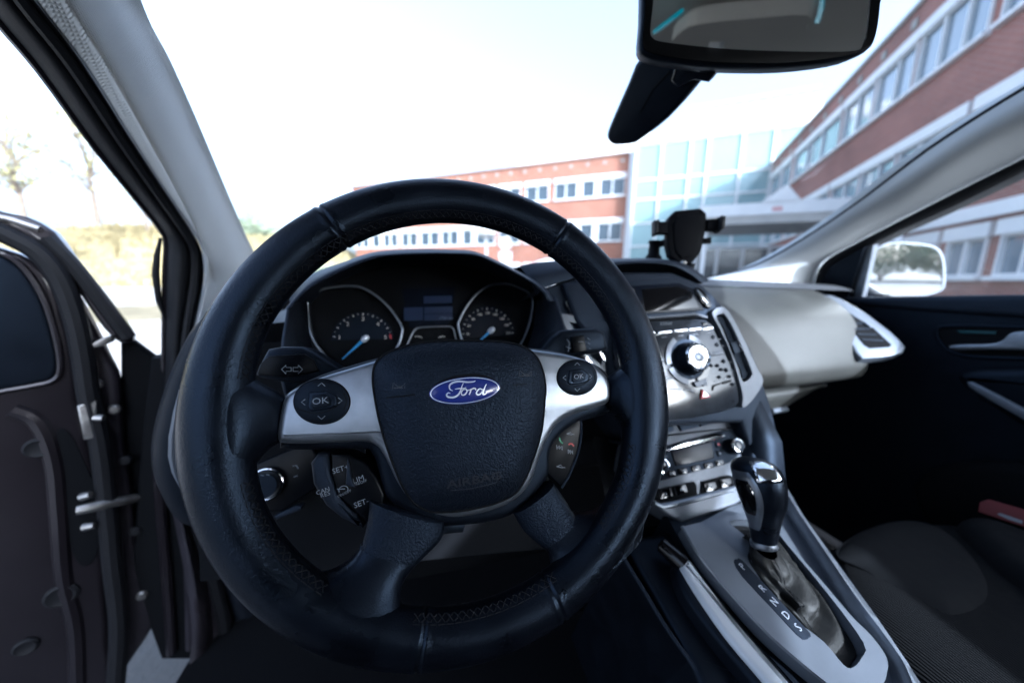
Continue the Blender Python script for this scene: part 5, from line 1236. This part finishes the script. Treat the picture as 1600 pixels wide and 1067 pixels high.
# leather spoke ends and lower spokes
def leather_slab(L, h0, h1, bev, nm, m='leather', n=4, lab=None): return mk(nm, slab(W, cr(wp(L, h1), n), h0, h1, bev, 5), M[m], wh, ang=60, label=lab)
def spoke(secs, hs, th, mat_, nm, n=5, ang=80):
    A = cr([W.uv(*a, h) for (a, b), h in zip(secs, hs)], n, False); B = cr([W.uv(*b, h) for (a, b), h in zip(secs, hs)], n, False)
    H = [q[0] for q in cr([(h, 0) for h in hs], n, False)]; T = [q[0] for q in cr([(t, 0) for t in th], n, False)]; R = []
    for a, b, h, t in zip(map(V, A), map(V, B), H, T):
        c = (a+b)/2; e = (b-a)/2; row = []
        for k in range(32):
            an = 2*pi*k/32; ca, sa = cos(an), sin(an); x = abs(ca)**.75*(1 if ca > 0 else -1); y = abs(sa)**.75*(1 if sa > 0 else -1)
            q = c+e*x; row.append(W.P(q.x, q.y, h+t*y))
        R.append(row)
    mk(nm, rings(R), mat_, wh, ang=ang)
SL = [((578, 778), (694, 812)), ((575, 812), (690, 838)), ((568, 842), (664, 866)), ((552, 869), (640, 892)), ((524, 889), (627, 918)), ((487, 902), (630, 950)), ((452, 912), (655, 988)), ((440, 935), (660, 1010))]
SR = [((800, 798), (862, 752)), ((818, 828), (880, 778)), ((838, 846), (894, 800)), ((857, 864), (918, 801)), ((861, 892), (948, 790)), ((846, 912), (982, 768)), ((826, 938), (1002, 790)), ((840, 960), (1000, 830))]
hs_ = [-.024, -.021, -.017, -.013, -.009, -.005, -.002, 0]; th_s = [.014, .0135, .013, .013, .0135, .0145, .0155, .015]
for s_ in (SL, SR):
    spoke(s_[:3]+[tuple(tuple(V(a).lerp(V(b), .35)) for a, b in zip(s_[2], s_[3]))], hs_[:3]+[-.0155], [t+.0012 for t in th_s[:3]]+[.0135], M['padskin'], 'spoke_cover')
    spoke(s_[2:], hs_[2:], th_s[2:], M['leather'], 'lower_spoke')
for s_ in ([((352, 540), (350, 790)), ((378, 572), (380, 752)), ((398, 592), (400, 722)), ((418, 604), (416, 704)), ((436, 614), (428, 696)), ((446, 622), (440, 690))],
           [((1014, 540), (1018, 720)), ((992, 560), (996, 698)), ((975, 572), (978, 672)), ((962, 580), (964, 652)), ((952, 588), (954, 636)), ((946, 592), (946, 632))]):
    spoke(s_, [.0, -.001, -.004, -.009, -.014, -.018], [.0155, .0145, .0135, .0125, .0115, .0105], M['leather'], 'spoke_end')
mk('column_clip', slab(W, wp([(676, 822), (728, 818), (724, 832), (684, 836)], -.05), -.07, -.05, .002), M['plastic'], wh)

# ------------------------------------------------------------------ stalks and light switch
T1 = Fr(hy(460, 575, .33), (1, 0, .0), (0, .25, .97))
sk = thing('indicator_stalk', 'black indicator stalk with two outlined arrows left of the wheel', 'stalk', tuple(T1.O))
o1 = [(396, 586), (403, 570), (417, 545), (440, 541), (471, 541), (489, 549), (531, 576), (540, 590), (500, 600), (444, 597), (402, 590)]
mk('lever', slab(T1, T1.poly(o1, 0), -.03, 0, .005), M['plastic'], sk, ang=50)
mk('face', slab(T1, T1.poly([(402, 584), (408, 566), (420, 556), (476, 553), (490, 562), (498, 580), (470, 586), (444, 590), (410, 586)], .002), -.002, .002, .001), M['blackplastic'], sk)
ar = []
for d, x0 in ((-1, 440), (1, 474)):
    L = [(x0, 576.5), (x0-d*-0+(-d)*-0, 576.5)]
    tip = x0 if d < 0 else 473; tx = 440 if d < 0 else 473; bx_ = 455 if d < 0 else 458
    mid = 447 if d < 0 else 466
    L = [(tx, 577), (mid, 570.5), (mid, 574), (bx_, 574), (bx_, 580), (mid, 580), (mid, 584), (tx, 577)]
    ar.append(ribbon(T1, T1.poly(L, .002), .0006, .002, .0003))
mk('arrow_marks', J(*ar), M['white'], sk)
T2 = Fr(hy(900, 535, .35), (1, 0, 0), (0, .25, .97))
sk = thing('wiper_stalk', 'black wiper stalk with white marks right of the wheel hub', 'stalk', tuple(T2.O))
mk('lever', slab(T2, T2.poly([(840, 552), (862, 526), (878, 515), (932, 511), (946, 519), (952, 545), (936, 552), (890, 558), (862, 560)], 0), -.03, 0, .006), M['plastic'], sk, ang=50)
mk('collar', slab(T2, T2.poly([(893, 526), (912, 523), (917, 548), (896, 552)], .002), -.005, .0025, .001), M['blackplastic'], sk)
mk('marks', J(*[ribbon(T2, T2.poly(L, .003), .0007, .003, .0003) for L in ([(886, 530), (890, 536), (888, 549)], [(884, 541), (892, 545)], [(904, 534), (911, 534)], [(918, 528), (922, 531)], [(919, 536), (922, 538)], [(920, 544), (923, 545)])]), M['white'], sk, kind='stuff')
T3 = Fr(hy(415, 757, .42), (1, 0, 0), (0, .28, .96))
ls = thing('light_switch', 'round headlight switch with chrome ring low behind the left of the wheel', 'light switch', tuple(T3.O))
mk('panel', slab(T3, T3.poly([(380, 735), (400, 725), (480, 690), (505, 720), (500, 760), (440, 800), (385, 800)], -.004), -.02, -.004, .003), M['blackplastic'], ls)
c_ = T3.uv(415, 757, .004); rr0 = (T3.uv(441, 757, .004)[0]-T3.uv(389, 757, .004)[0])/2
mk('chrome_ring', tube([T3.P(c_[0]+rr0*cos(t), c_[1]+rr0*1.02*sin(t), .003) for t in [2*pi*i/40 for i in range(40)]], .0016, 8, True), M['chrome'], ls)
mk('knob', lathe(T3, [(rr0*.93, -.004), (rr0*.9, .006), (rr0*.8, .010), (.0005, .010)], 40, *c_), M['plastic'], ls)
mk('marks', J(*[ribbon(T3, T3.poly(L, .0105), .0008, .0105, .0002) for L in ([(398, 747), (404, 744)], [(407, 742), (412, 743)], [(416, 741), (421, 742)], [(405, 760), (409, 763)], [(457, 728), (463, 727), (466, 732)], [(459, 745), (465, 743)])]), M['white'], ls, kind='stuff')
mk('lower_trim', slab(T3, T3.poly([(428, 806), (462, 790), (472, 790), (470, 796), (432, 812)], 0), -.01, 0, .001), M['softdash'], ls)

# ------------------------------------------------------------------ interior mirror
mo = hx(1190, 45, .37); tc_ = (CAM-mo).normalized(); tg_ = V((.03, -1, .175)).normalized(); mn = (tc_+tg_).normalized()
mu = UP.cross(mn).normalized(); MF = Fr(mo, mu, mn.cross(mu))
im = thing('rear_view_mirror', 'black framed rear view mirror hanging from the windscreen on a dark stem', 'rear view mirror', tuple(mo))
ho = cr(MF.poly([(1004, -40), (1001, 30), (998, 76), (1010, 90), (1043, 98), (1100, 105), (1146, 107.5), (1229, 107), (1311, 97), (1352, 82), (1367, 58), (1374, 10), (1376, -45), (1300, -60), (1100, -62), (1020, -58)], -.004), 3)
mg = cr(MF.poly([(1024, -40), (1020, 10), (1016, 48), (1020, 60), (1035, 66), (1100, 74), (1171, 79), (1270, 81.5), (1336, 80), (1350, 68), (1356, 40), (1360, -10), (1358, -42), (1290, -50), (1100, -50), (1032, -46)], .001), 3)
ho0 = ccw(ho)
mk('housing', rings([[MF.P(a, b, h) for a, b in offset(ho0, d)] for h, d in ((-.045, .022), (-.038, .008), (-.022, .001), (-.006, 0), (-.002, .001), (-.0005, .003))], True, True), M['plastic'], im, ang=50)
mk('bezel', slab_hole(MF, offset(ho0, .0035), mg, -.001, .0015), M['gloss'], im, ang=30)
mk('mirror_glass', slab(MF, mg, -.0005, .0005), M['mirrordim'], im)
# rear part of the headliner that this mirror shows: overhead panel and two added strips, glowing teal for the cyan seen there
def refl_pt(px, py, z):
    q = MF.X(px, py, .0005); d = (q-CAM).normalized(); r = d-MF.w*(2*d.dot(MF.w)); return q+r*((z-q.z)/r.z)
RO = Fr((0, 0, 1.435), (1, 0, 0), (0, -1, 0))
def rpx(L): return [(lambda q: (q.x, -q.y))(refl_pt(x, y, 1.435)) for x, y in L]
RO = Fr((0, 0, 1.435), (-1, 0, 0), (0, -1, 0))
def rpx(L): return [(lambda q: (-q.x, -q.y))(refl_pt(x, y, 1.435)) for x, y in L]
mk('overhead_panel', slab(RO, cr(rpx([(1052, 50), (1072, 22), (1110, 10), (1180, 2), (1270, -4), (1268, 18), (1258, 32), (1180, 40), (1100, 46)]), 3), -.03, .004, .004), M['headliner'], car)
mk('overhead_panel', slab(RO, cr(rpx([(1124, 22), (1180, 17), (1256, 14), (1257, 27), (1250, 33), (1180, 36), (1130, 38)]), 3), .002, .014, .004), M['headliner'], car)
mk('added_teal_strip', slab(RO, rpx([(1020, 50), (1030, 43), (1064, 17), (1068, 16), (1066, 19), (1034, 44), (1023, 52)]), -.004, .003, .0), M['teal'], car)
mk('added_teal_strip', slab(RO, rpx([(1273, 34), (1278, 20), (1282, -4), (1289, -6), (1287, 16), (1281, 34)]), -.004, .003, .0), M['teal'], car)
mk('map_lamp', slab(RO, rpx([(1110, 60), (1128, 56), (1134, 58), (1128, 62), (1114, 63)]), -.03, .008, .002), M['lens'], car)
tip, mid_, att = hy(968, 216, .56), hy(1030, 150, .47), mo-mn*.03+V((-.05, .0, -.02))
so_p, so_q = hy(958, 216, .565), hy(1085, 90, .40)
su = (so_q-so_p).normalized(); sw = (CAM-so_p).normalized(); sv_ = sw.cross(su).normalized()
TF = Fr(so_p, su, sv_)
stp = TF.poly([(1000, 92), (981, 132), (953, 196), (949, 212), (953, 222), (964, 227), (988, 225), (1000, 219), (1043, 186), (1088, 134), (1112, 104), (1098, 84), (1040, 80)], 0)
mk('stem', slab(TF, cr(stp, 3), -.022, .004, .007, 4), M['plastic'], im, ang=60)
mk('stem_cover', slab(TF, TF.poly([(1046, 128), (1056, 96), (1124, 98), (1121, 110), (1106, 131), (1084, 127), (1058, 140)], .012), -.005, .012, .004, 3), M['gloss'], im, ang=60)
mk('stem_seam', frtube(TF, TF.poly([(1000, 176), (1020, 140), (1046, 112)], .005), .0012, .0042, 6), M['matt'], im)

# ------------------------------------------------------------------ phone holder
PY = .50
HF = Fr(hy(1075, 370, PY), V((1, -.35, 0)), V((.05, .10, 1)))
ph_ = thing('phone_holder', 'black phone holder with side clamps standing on the dash', 'phone holder', tuple(hy(1070, 430, PY)))
hp = lambda L, h=0: HF.poly(L, h)
mk('body', slab(HF, hp([(1043, 350), (1046, 339), (1056, 329), (1095, 325), (1104, 333), (1105, 347), (1101, 371), (1096, 394), (1083, 410), (1061, 410), (1047, 401), (1043, 384)]), -.016, 0, .003), M['holder'], ph_)
mk('front_plate', slab(HF, hp([(1052, 350), (1060, 340), (1092, 337), (1098, 348), (1095, 368), (1089, 392), (1080, 402), (1064, 402), (1056, 394), (1053, 372)], .001), -.002, .0025, .0012), M['holder'], ph_)
for L_ in ([(1022, 346), (1028, 343), (1032, 347), (1043, 346), (1043, 365), (1030, 365), (1025, 368), (1022, 366)], [(1105, 343), (1121, 342), (1127, 337), (1133, 337.5), (1131, 357), (1124, 363), (1120, 360), (1105, 359.5)]):
    mk('clamp_arm', slab(HF, hp(L_), -.013, .002, .0015), M['holder'], ph_)
    x0 = L_[0][0] if L_[0][0] < 1050 else 1126; q = [(x0, 345), (x0+6, 344), (x0+6, 364), (x0, 365)] if x0 < 1050 else [(1126, 338), (1133, 338), (1131, 357), (1125, 361)]
    mk('clamp_pad', slab(HF, hp(q, .008), -.004, .012, .002), M['rubber'], ph_)
mk('release_button', slab(HF, hp([(1101, 372), (1112, 370), (1112, 380), (1101, 380)], -.004), -.012, -.004, .001), M['holder'], ph_)
mk('corner_stud', J(slab(HF, hp([(1056, 333), (1060, 331), (1060, 336), (1057, 337)], .001), -.002, .001), slab(HF, hp([(1093, 330), (1097, 329), (1100, 333), (1097, 334)], .001), -.002, .001)), M['holder'], ph_)
bsx = hy(1074, 436, PY+.0); fl = Fr(bsx, (1, 0, 0), (0, 1, 0))
mk('foot', lathe(fl, [(.024, -.008), (.022, .002), (.012, .008), (.009, .018), (.010, .026)], 24), M['holder'], ph_)
mk('ball_joint', lathe(Fr(hy(1067, 411, PY-.004), (1, 0, 0), (0, 0, 1)), [(.0005, .006), (.003, .005), (.0045, .002), (.005, 0)], 16), M['steel'], ph_)
sb = hy(1021, 402, PY+.05); fl2 = Fr(sb, (1, 0, 0), (0, 1, 0))
mk('suction_mount', lathe(fl2, [(.016, -.012), (.014, .0), (.010, .006), (.009, .022), (.011, .026), (.010, .029), (.0005, .030)], 24), M['holder'], ph_)
mk('mount_arm', tube([sb+V((0, -.0, .02)), lin(sb+V((0, 0, .022)), HF.P(-.01, 0, -.02), .5), HF.P(-.01, -.005, -.014)], .006, 10), M['holder'], ph_)

# ------------------------------------------------------------------ passenger door
PDF = Fr((1.07, .4, .98), (0, -1, 0), (0, 0, 1))
pdr = thing('passenger_door', 'closed dark passenger door with silver inner handle', 'car door', (1.10, .1, .35))
dp = lambda L, h=0: PDF.poly(L, h)
mk('panel', slab(PDF, [(-.42, -.66), (.86, -.66), (.86, PDF.uv(1600, 470)[1]), (PDF.uv(1440, 470)[0], PDF.uv(1440, 470)[1]), (-.36, PDF.uv(1300, 470)[1])], -.05, 0), M['plastic'], pdr)
mk('upper_pad', slab(PDF, dp([(1283, 468), (1340, 463.5), (1450, 462), (1600, 460), (1690, 459), (1690, 506), (1600, 497), (1440, 486), (1330, 476)], .012), -.02, .012, .010, 4), M['softdash'], pdr, ang=60)
rcs = cr(dp([(1464, 518), (1474, 510), (1520, 509), (1600, 511), (1690, 512), (1700, 536), (1690, 563), (1600, 560), (1520, 557), (1484, 548), (1468, 532)], .002), 3)
mk('handle_recess', slab(PDF, rcs, -.0, .0012), M['matt'], pdr)
mk('recess_rim', frtube(PDF, rcs, .0035, .002, 8, True), M['plastic'], pdr)
mk('handle', slab(PDF, cr(dp([(1481, 541), (1500, 538), (1540, 537), (1562, 533), (1576, 521), (1596, 517), (1640, 516), (1650, 535), (1640, 553), (1600, 548), (1540, 547), (1490, 547)], .016), 3), .002, .016, .004, 4), M['silver'], pdr, ang=60)
mk('added_teal_strip', slab(PDF, dp([(1496, 516), (1556, 518), (1556, 521.5), (1500, 520)], .004), .0, .004), M['tealdim'], pdr)  # added strip standing in for a cyan reflection, not a lamp
mk('armrest', slab(PDF, cr(dp([(1490, 590), (1508, 578), (1560, 574), (1700, 580), (1760, 660), (1700, 735), (1600, 672), (1520, 618)], .03), 3), -.01, .03, .02, 4), M['plastic'], pdr, ang=60)
mk('pull_strip', slab(PDF, dp([(1508, 597), (1518, 596), (1560, 617), (1610, 643), (1720, 702), (1720, 718), (1600, 657), (1545, 626), (1514, 607)], .034), .02, .034, .004), M['satin'], pdr)
mk('door_pocket', slab(PDF, cr(dp([(1420, 760), (1520, 720), (1700, 760), (1700, 900), (1500, 880)], .03), 3), -.01, .03, .02), M['matt'], pdr)
sl_f = Fr((1.072, .5, 1.0), (0, -1, 0), (-.22, 0, 1))
mk('corner_panel', slab(sl_f, sl_f.poly([(1280, 466), (1283, 441), (1297, 417), (1333, 395), (1352, 386), (1340, 425), (1326, 466)]), -.02, .004, .003), M['plastic'], pdr)
mk('window_channel', slab(sl_f, sl_f.poly([(1345, 392), (1362, 384), (1350, 440), (1344, 466), (1330, 466), (1338, 430)]), -.022, -.006, .003), M['satin'], pdr)
gl_ = Fr((1.088, .5, 1.0), (0, -1, 0), (-.22, 0, 1))
mk('window', ([gl_.P(-.30, -.02), gl_.P(.86, -.02), gl_.P(.86, .41), gl_.P(.16, .41)], [(0, 1, 2, 3)]), M['glass'], pdr, flat=True)
# outside mirror on that door
mo2 = hx(1410, 420, 1.23); tc_ = (CAM-mo2).normalized(); tg_ = V((.10, -1, -.012)).normalized(); mn2 = (tc_+tg_).normalized()
mu2 = UP.cross(mn2).normalized(); M2 = Fr(mo2, mu2, mn2.cross(mu2))
dm = thing('door_mirror', 'pale outside mirror on the passenger door reflecting trees and sky', 'door mirror', tuple(mo2-V((0, 0, .09))))
hs2 = ccw(cr(M2.poly([(1341, 470), (1345, 430), (1356, 398), (1372, 383), (1398, 377), (1440, 379), (1464, 386), (1475, 404), (1477, 440), (1470, 455), (1440, 464), (1390, 470)], 0), 3))
mk('housing', rings([[M2.P(a, b, h) for a, b in offset(hs2, d)] for h, d in ((-.11, .055), (-.09, .025), (-.05, .006), (-.01, 0), (.002, .001), (.002, .006))], True, True), M['paint'], dm, ang=60)
mk('rim', slab_hole(M2, offset(hs2, .002), offset(hs2, .0075), -.004, .004), M['satin'], dm)
mk('mirror_glass', slab(M2, offset(hs2, .007), -.002, .003), M['mirror'], dm)
mk('arm', tube([M2.P(-.09, -.05, -.03), V((1.12, .60, .955)), V((1.09, .58, .95))], [.03, .025, .03], 12), M['plastic'], dm)

# ------------------------------------------------------------------ passenger seat
seat = thing('passenger_seat', 'dark cloth passenger seat with a smooth centre panel and red tag', 'car seat', (.75, 0, .29))
SQ = Fr((.75, .05, .575), (1, 0, 0), (0, 1, .10))
fe = [SQ.uv(x, y) for x, y in ((1290, 868), (1312, 838), (1345, 820), (1385, 811), (1430, 806), (1475, 806), (1510, 812))]
cu = [(-.25, -.42)]+[(.27, -.42), (.285, -.1), (.27, .18)]+fe[::-1]+[(-.262, .10)]
cu = cr(cu, 4)
cu0 = ccw(cu)
mk('cushion', rings([[SQ.P(a, b, h) for a, b in offset(cu0, d)] for h, d in ((-.17, .03), (-.12, .0), (-.03, -.0), (-.012, .008), (-.002, .022), (.003, .042), (.005, .07))], True, True), M['seatrib'], seat, ang=70)
ins = cr(SQ.poly([(1309, 862), (1350, 884), (1410, 920), (1476, 957), (1500, 961), (1530, 951), (1549, 930), (1542, 895), (1508, 850), (1470, 822), (1430, 811), (1385, 815), (1335, 835)], .008), 4)
mk('centre_panel', dome(SQ, ins, .003, .010, 5, 10, base=-.002), M['seat'], seat, ang=60)
mk('seam', frtube(SQ, ins, .0016, .0025, 6, True), M['matt'], seat)
bol = cr(SQ.poly([(1505, 808), (1530, 800), (1600, 822), (1700, 860), (1760, 950), (1700, 965), (1620, 905), (1560, 862)], .03), 3)
mk('side_bolster', slab(SQ, bol, -.10, .035, .03, 5), M['seat'], seat, ang=60)
TGp = SQ.X(1565, 803, .045); TGf = Fr(TGp, (0.25, -1, -.15), (.35, .1, 1))
tgp = mk('red_tag', slab(TGf, TGf.poly([(1531, 784), (1545, 780), (1605, 797), (1650, 812), (1650, 840), (1600, 823), (1528, 799)], .002), -.006, .002, .001), M['redtag'], seat, label='red tag with a pale line of print')
mk('print_line', slab(TGf, TGf.poly([(1558, 803), (1562, 801), (1598, 813), (1597, 818), (1575, 811)], .003), .0015, .0026), M['white'], tgp)
BQ = Fr((.75, -.36, .58), (1, 0, 0), (0, -.86, .50))
mk('backrest', slab(BQ, rrect(-.26, 0, .27, .62, .10, 6), -.12, 0, .05, 4), M['seat'], seat, ang=60)  # unseen backrest reclined far to let the sun past
mk('headrest', slab(BQ, rrect(-.13, .64, .14, .82, .06, 6), -.10, -.01, .04, 4), M['seat'], seat, ang=60)
mk('seat_base', bx(.55, -.35, .291, .98, .25, .42), M['matt'], seat, flat=True)

# driver's seat behind the camera and rear bench, they shade the cabin as in the photograph
ds_ = thing('driver_seat', 'dark cloth driver seat behind the steering wheel', 'car seat', (0, -.3, .29))
mk('cushion', slab(Fr((0, -.28, .50), (1, 0, 0), (0, 1, .08)), rrect(-.26, -.26, .26, .24, .08, 6), -.12, 0, .04, 4), M['seat'], ds_, ang=60)
DQ = Fr((0, -.50, .56), (1, 0, 0), (0, -.22, .97))
mk('backrest', slab(DQ, rrect(-.27, -.05, .27, .64, .12, 6), -.12, 0, .05, 4), M['seat'], ds_, ang=60)
mk('headrest', slab(DQ, rrect(-.14, .66, .14, .84, .06, 6), -.10, -.01, .04, 4), M['seat'], ds_, ang=60)
mk('seat_base', bx(-.2, -.5, .291, .2, -.06, .38), M['matt'], ds_, flat=True)
rb_ = thing('rear_bench', 'dark cloth rear bench across the back of the cabin', 'car seat', (.37, -1.4, .29))
mk('cushion', slab(Fr((.37, -1.30, .55), (1, 0, 0), (0, 1, .1)), rrect(-.68, -.25, .68, .25, .08, 6), -.2, 0, .05, 4), M['seat'], rb_, ang=60)
mk('backrest', slab(Fr((.37, -1.52, .58), (1, 0, 0), (0, -.3, .95)), rrect(-.68, -.04, .68, .56, .08, 6), -.12, 0, .05, 4), M['seat'], rb_, ang=60)

# ------------------------------------------------------------------ open driver's door
DH = V((-.43, .74, .6)); DF = Fr(DH, (.906, .423, 0), UP)
dd = thing('driver_door', "driver's door standing wide open with bare painted inner edge", 'car door', tuple(DH+V((-.3, -.14, -.3))))
dpp = lambda L, h=0, n=0: (cr(DF.poly(L, h), n) if n else DF.poly(L, h))
def dslab(nm, L, h0, h1, m, bev=.004, n=3, **k): return mk(nm, slab(DF, dpp(L, h1, n), h0, h1, bev, 4), M[m], dd, ang=60, **k)
dslab('inner_skin', [(-260, 330), (-60, 372), (0, 388), (45, 405), (82, 440), (100, 500), (116, 570), (124, 640), (136, 690), (150, 760), (158, 820), (163, 920), (168, 1000), (150, 1130), (-260, 1200)], -.03, 0, 'paint', .008)
mk('trim_panel', slab(DF, ccw(cr(DF.poly([(-260, 360), (-40, 390), (10, 404), (42, 432), (68, 478), (84, 530), (90, 572), (82, 592), (50, 601), (0, 610), (-260, 640)], .004), 3)), -.01, .004, .006, 4), M['plastic'], dd, ang=60)
mk('trim_edge', frtube(DF, cr(DF.poly([(-60, 626), (0, 612), (50, 603), (84, 594), (94, 574), (88, 530), (71, 474), (44, 427), (10, 399), (-60, 380)], .003), 4, False), .004, .002, 8), M['paint'], dd)
mk('door_rubber', frtube(DF, cr(DF.poly([(-120, 330), (-30, 352), (20, 372), (64, 398), (96, 440), (118, 500), (130, 560), (140, 625), (156, 690), (166, 770), (176, 880), (186, 980), (178, 1100)], .0), 5, False), .013, .0, 10), M['rubber'], dd)
dslab('shut_face', [(118, 470), (140, 500), (170, 560), (186, 600), (192, 700), (206, 780), (214, 880), (240, 955), (236, 985), (200, 1040), (160, 1110), (175, 960), (168, 820), (155, 720), (138, 600)], -.035, -.012, 'paintin', .008)
dslab('window_frame', [(-200, 230), (-60, 300), (0, 330), (40, 338), (84, 362), (110, 398), (150, 447), (200, 512), (208, 532), (188, 536), (160, 512), (110, 440), (70, 392), (30, 368), (-10, 358), (-120, 325)], -.03, -.004, 'paint', .006, 2)
mk('frame_rubber', frtube(DF, cr(DF.poly([(70, 372), (110, 412), (150, 462), (200, 528)], .0), 4, False), .010, -.004, 8), M['rubber'], dd)
mk('frame_bright_edge', frtube(DF, cr(DF.poly([(-90, 300), (-20, 334), (20, 345), (60, 358)], .0), 4, False), .005, -.002, 8), M['steel'], dd)
mk('front_gusset', slab(DF, DF.poly([(188, 536), (208, 532), (262, 572), (268, 620), (262, 700), (240, 900), (200, 800), (188, 650)], -.03), -.05, -.03, .006), M['matt'], dd)
bk_ = dslab('bracket', [(143, 537), (160, 528), (174, 524), (176, 534), (160, 541), (146, 543)], -.012, .006, 'steel', .002, 1)
dslab('latch_block', [(119, 634), (150, 626), (154, 684), (130, 688)], -.005, .012, 'steel', .003, 1, label='dull grey block on the door edge')
for L_ in ([(146, 652), (162, 653)], [(128, 776), (142, 772)], [(132, 823), (148, 820)]):
    mk('bolt', tube([DF.X(*L_[0], .006), DF.X(*L_[1], .012)], [.007, .005], 10), M['steel'], dd)
for x, y in ((150, 600), (178, 640), (196, 720), (212, 830), (222, 930), (150, 905), (140, 1010)):
    c_ = DF.uv(x, y, -.010); mk('screw', J(lathe(DF, [(.0085, -.014), (.0085, -.009), (.006, -.006), (.0005, -.0055)], 14, *c_)), M['steel'] if x % 4 else M['rubber'], dd)
for x, y, r_ in ((60, 700, .016), (96, 930, .020), (40, 1010, .014)):
    c_ = DF.uv(x, y, .002); mk('grommet', lathe(DF, [(r_, -.002), (r_, .003), (r_*.8, .006), (r_*.5, .004), (.0005, .004)], 20, *c_), M['rubber'], dd)
mk('pressed_rib', frtube(DF, cr(DF.poly([(20, 640), (60, 660), (84, 720), (92, 800), (100, 900), (118, 980), (122, 1090)], -.002), 5, False), .012, -.005, 10), M['paint'], dd)
dslab('cable_recess', [(88, 680), (100, 670), (118, 690), (140, 740), (155, 770), (160, 820), (150, 870), (130, 885), (112, 860), (104, 800), (100, 740)], -.004, .001, 'matt', .001)
# check strap and hinges between door and body
ck = thing('door_check', 'grey steel check strap reaching from the open door to the hinge pillar', 'check strap', tuple(DF.X(190, 790, .0)))
mk('strap', tube([DF.X(120, 797, .012), DF.X(160, 788, .010), DF.X(210, 778, -.01), hd(262, 770, .80)], [.0075, .009, .008, .006], 10), M['steel'], ck)
bq = cr([tuple(hd(x, y, .80)) for x, y in ((214, 806), (232, 800), (248, 806), (258, 824), (266, 848))], 8, False)
mk('wiring_boot', tube(bq, [.013+.0028*(i % 2) for i in range(len(bq))], 14), M['rubber'], ck)
for (p, q, r) in (((203, 614), (226, 612), (238, 640)), ((262, 897), (285, 890), (308, 902))):
    hg = mk('hinge', tube([hd(p[0]+22, p[1]-4, .80), hd(p[0]+22, p[1]+10, .80)], .010, 12), M['steel'], dd)
    mk('leaf', tube([hd(*p, .82), hd(p[0]+4, p[1]+28, .82), hd(p[0]+18, p[1]+34, .80), hd(q[0]+12, q[1]+26, .79), hd(*r, .79)], .0065, 8), M['steel'], hg)
for i, (x, y) in enumerate(((.6, -31), (3.4, -29.5), (6.2, -31), (9.2, -30))):
    bush(x, y, 4.2, 2.5+.25*(i % 2), ['leftmost yellow green bush behind the car, seen in the door mirror', 'second bush behind the car, seen in the middle of the door mirror', 'third bush behind the car, seen in the door mirror', 'rightmost bush behind the car near the door mirror rim'][i], 70+i, 'leafpale', 'bushes behind the car', 2600)
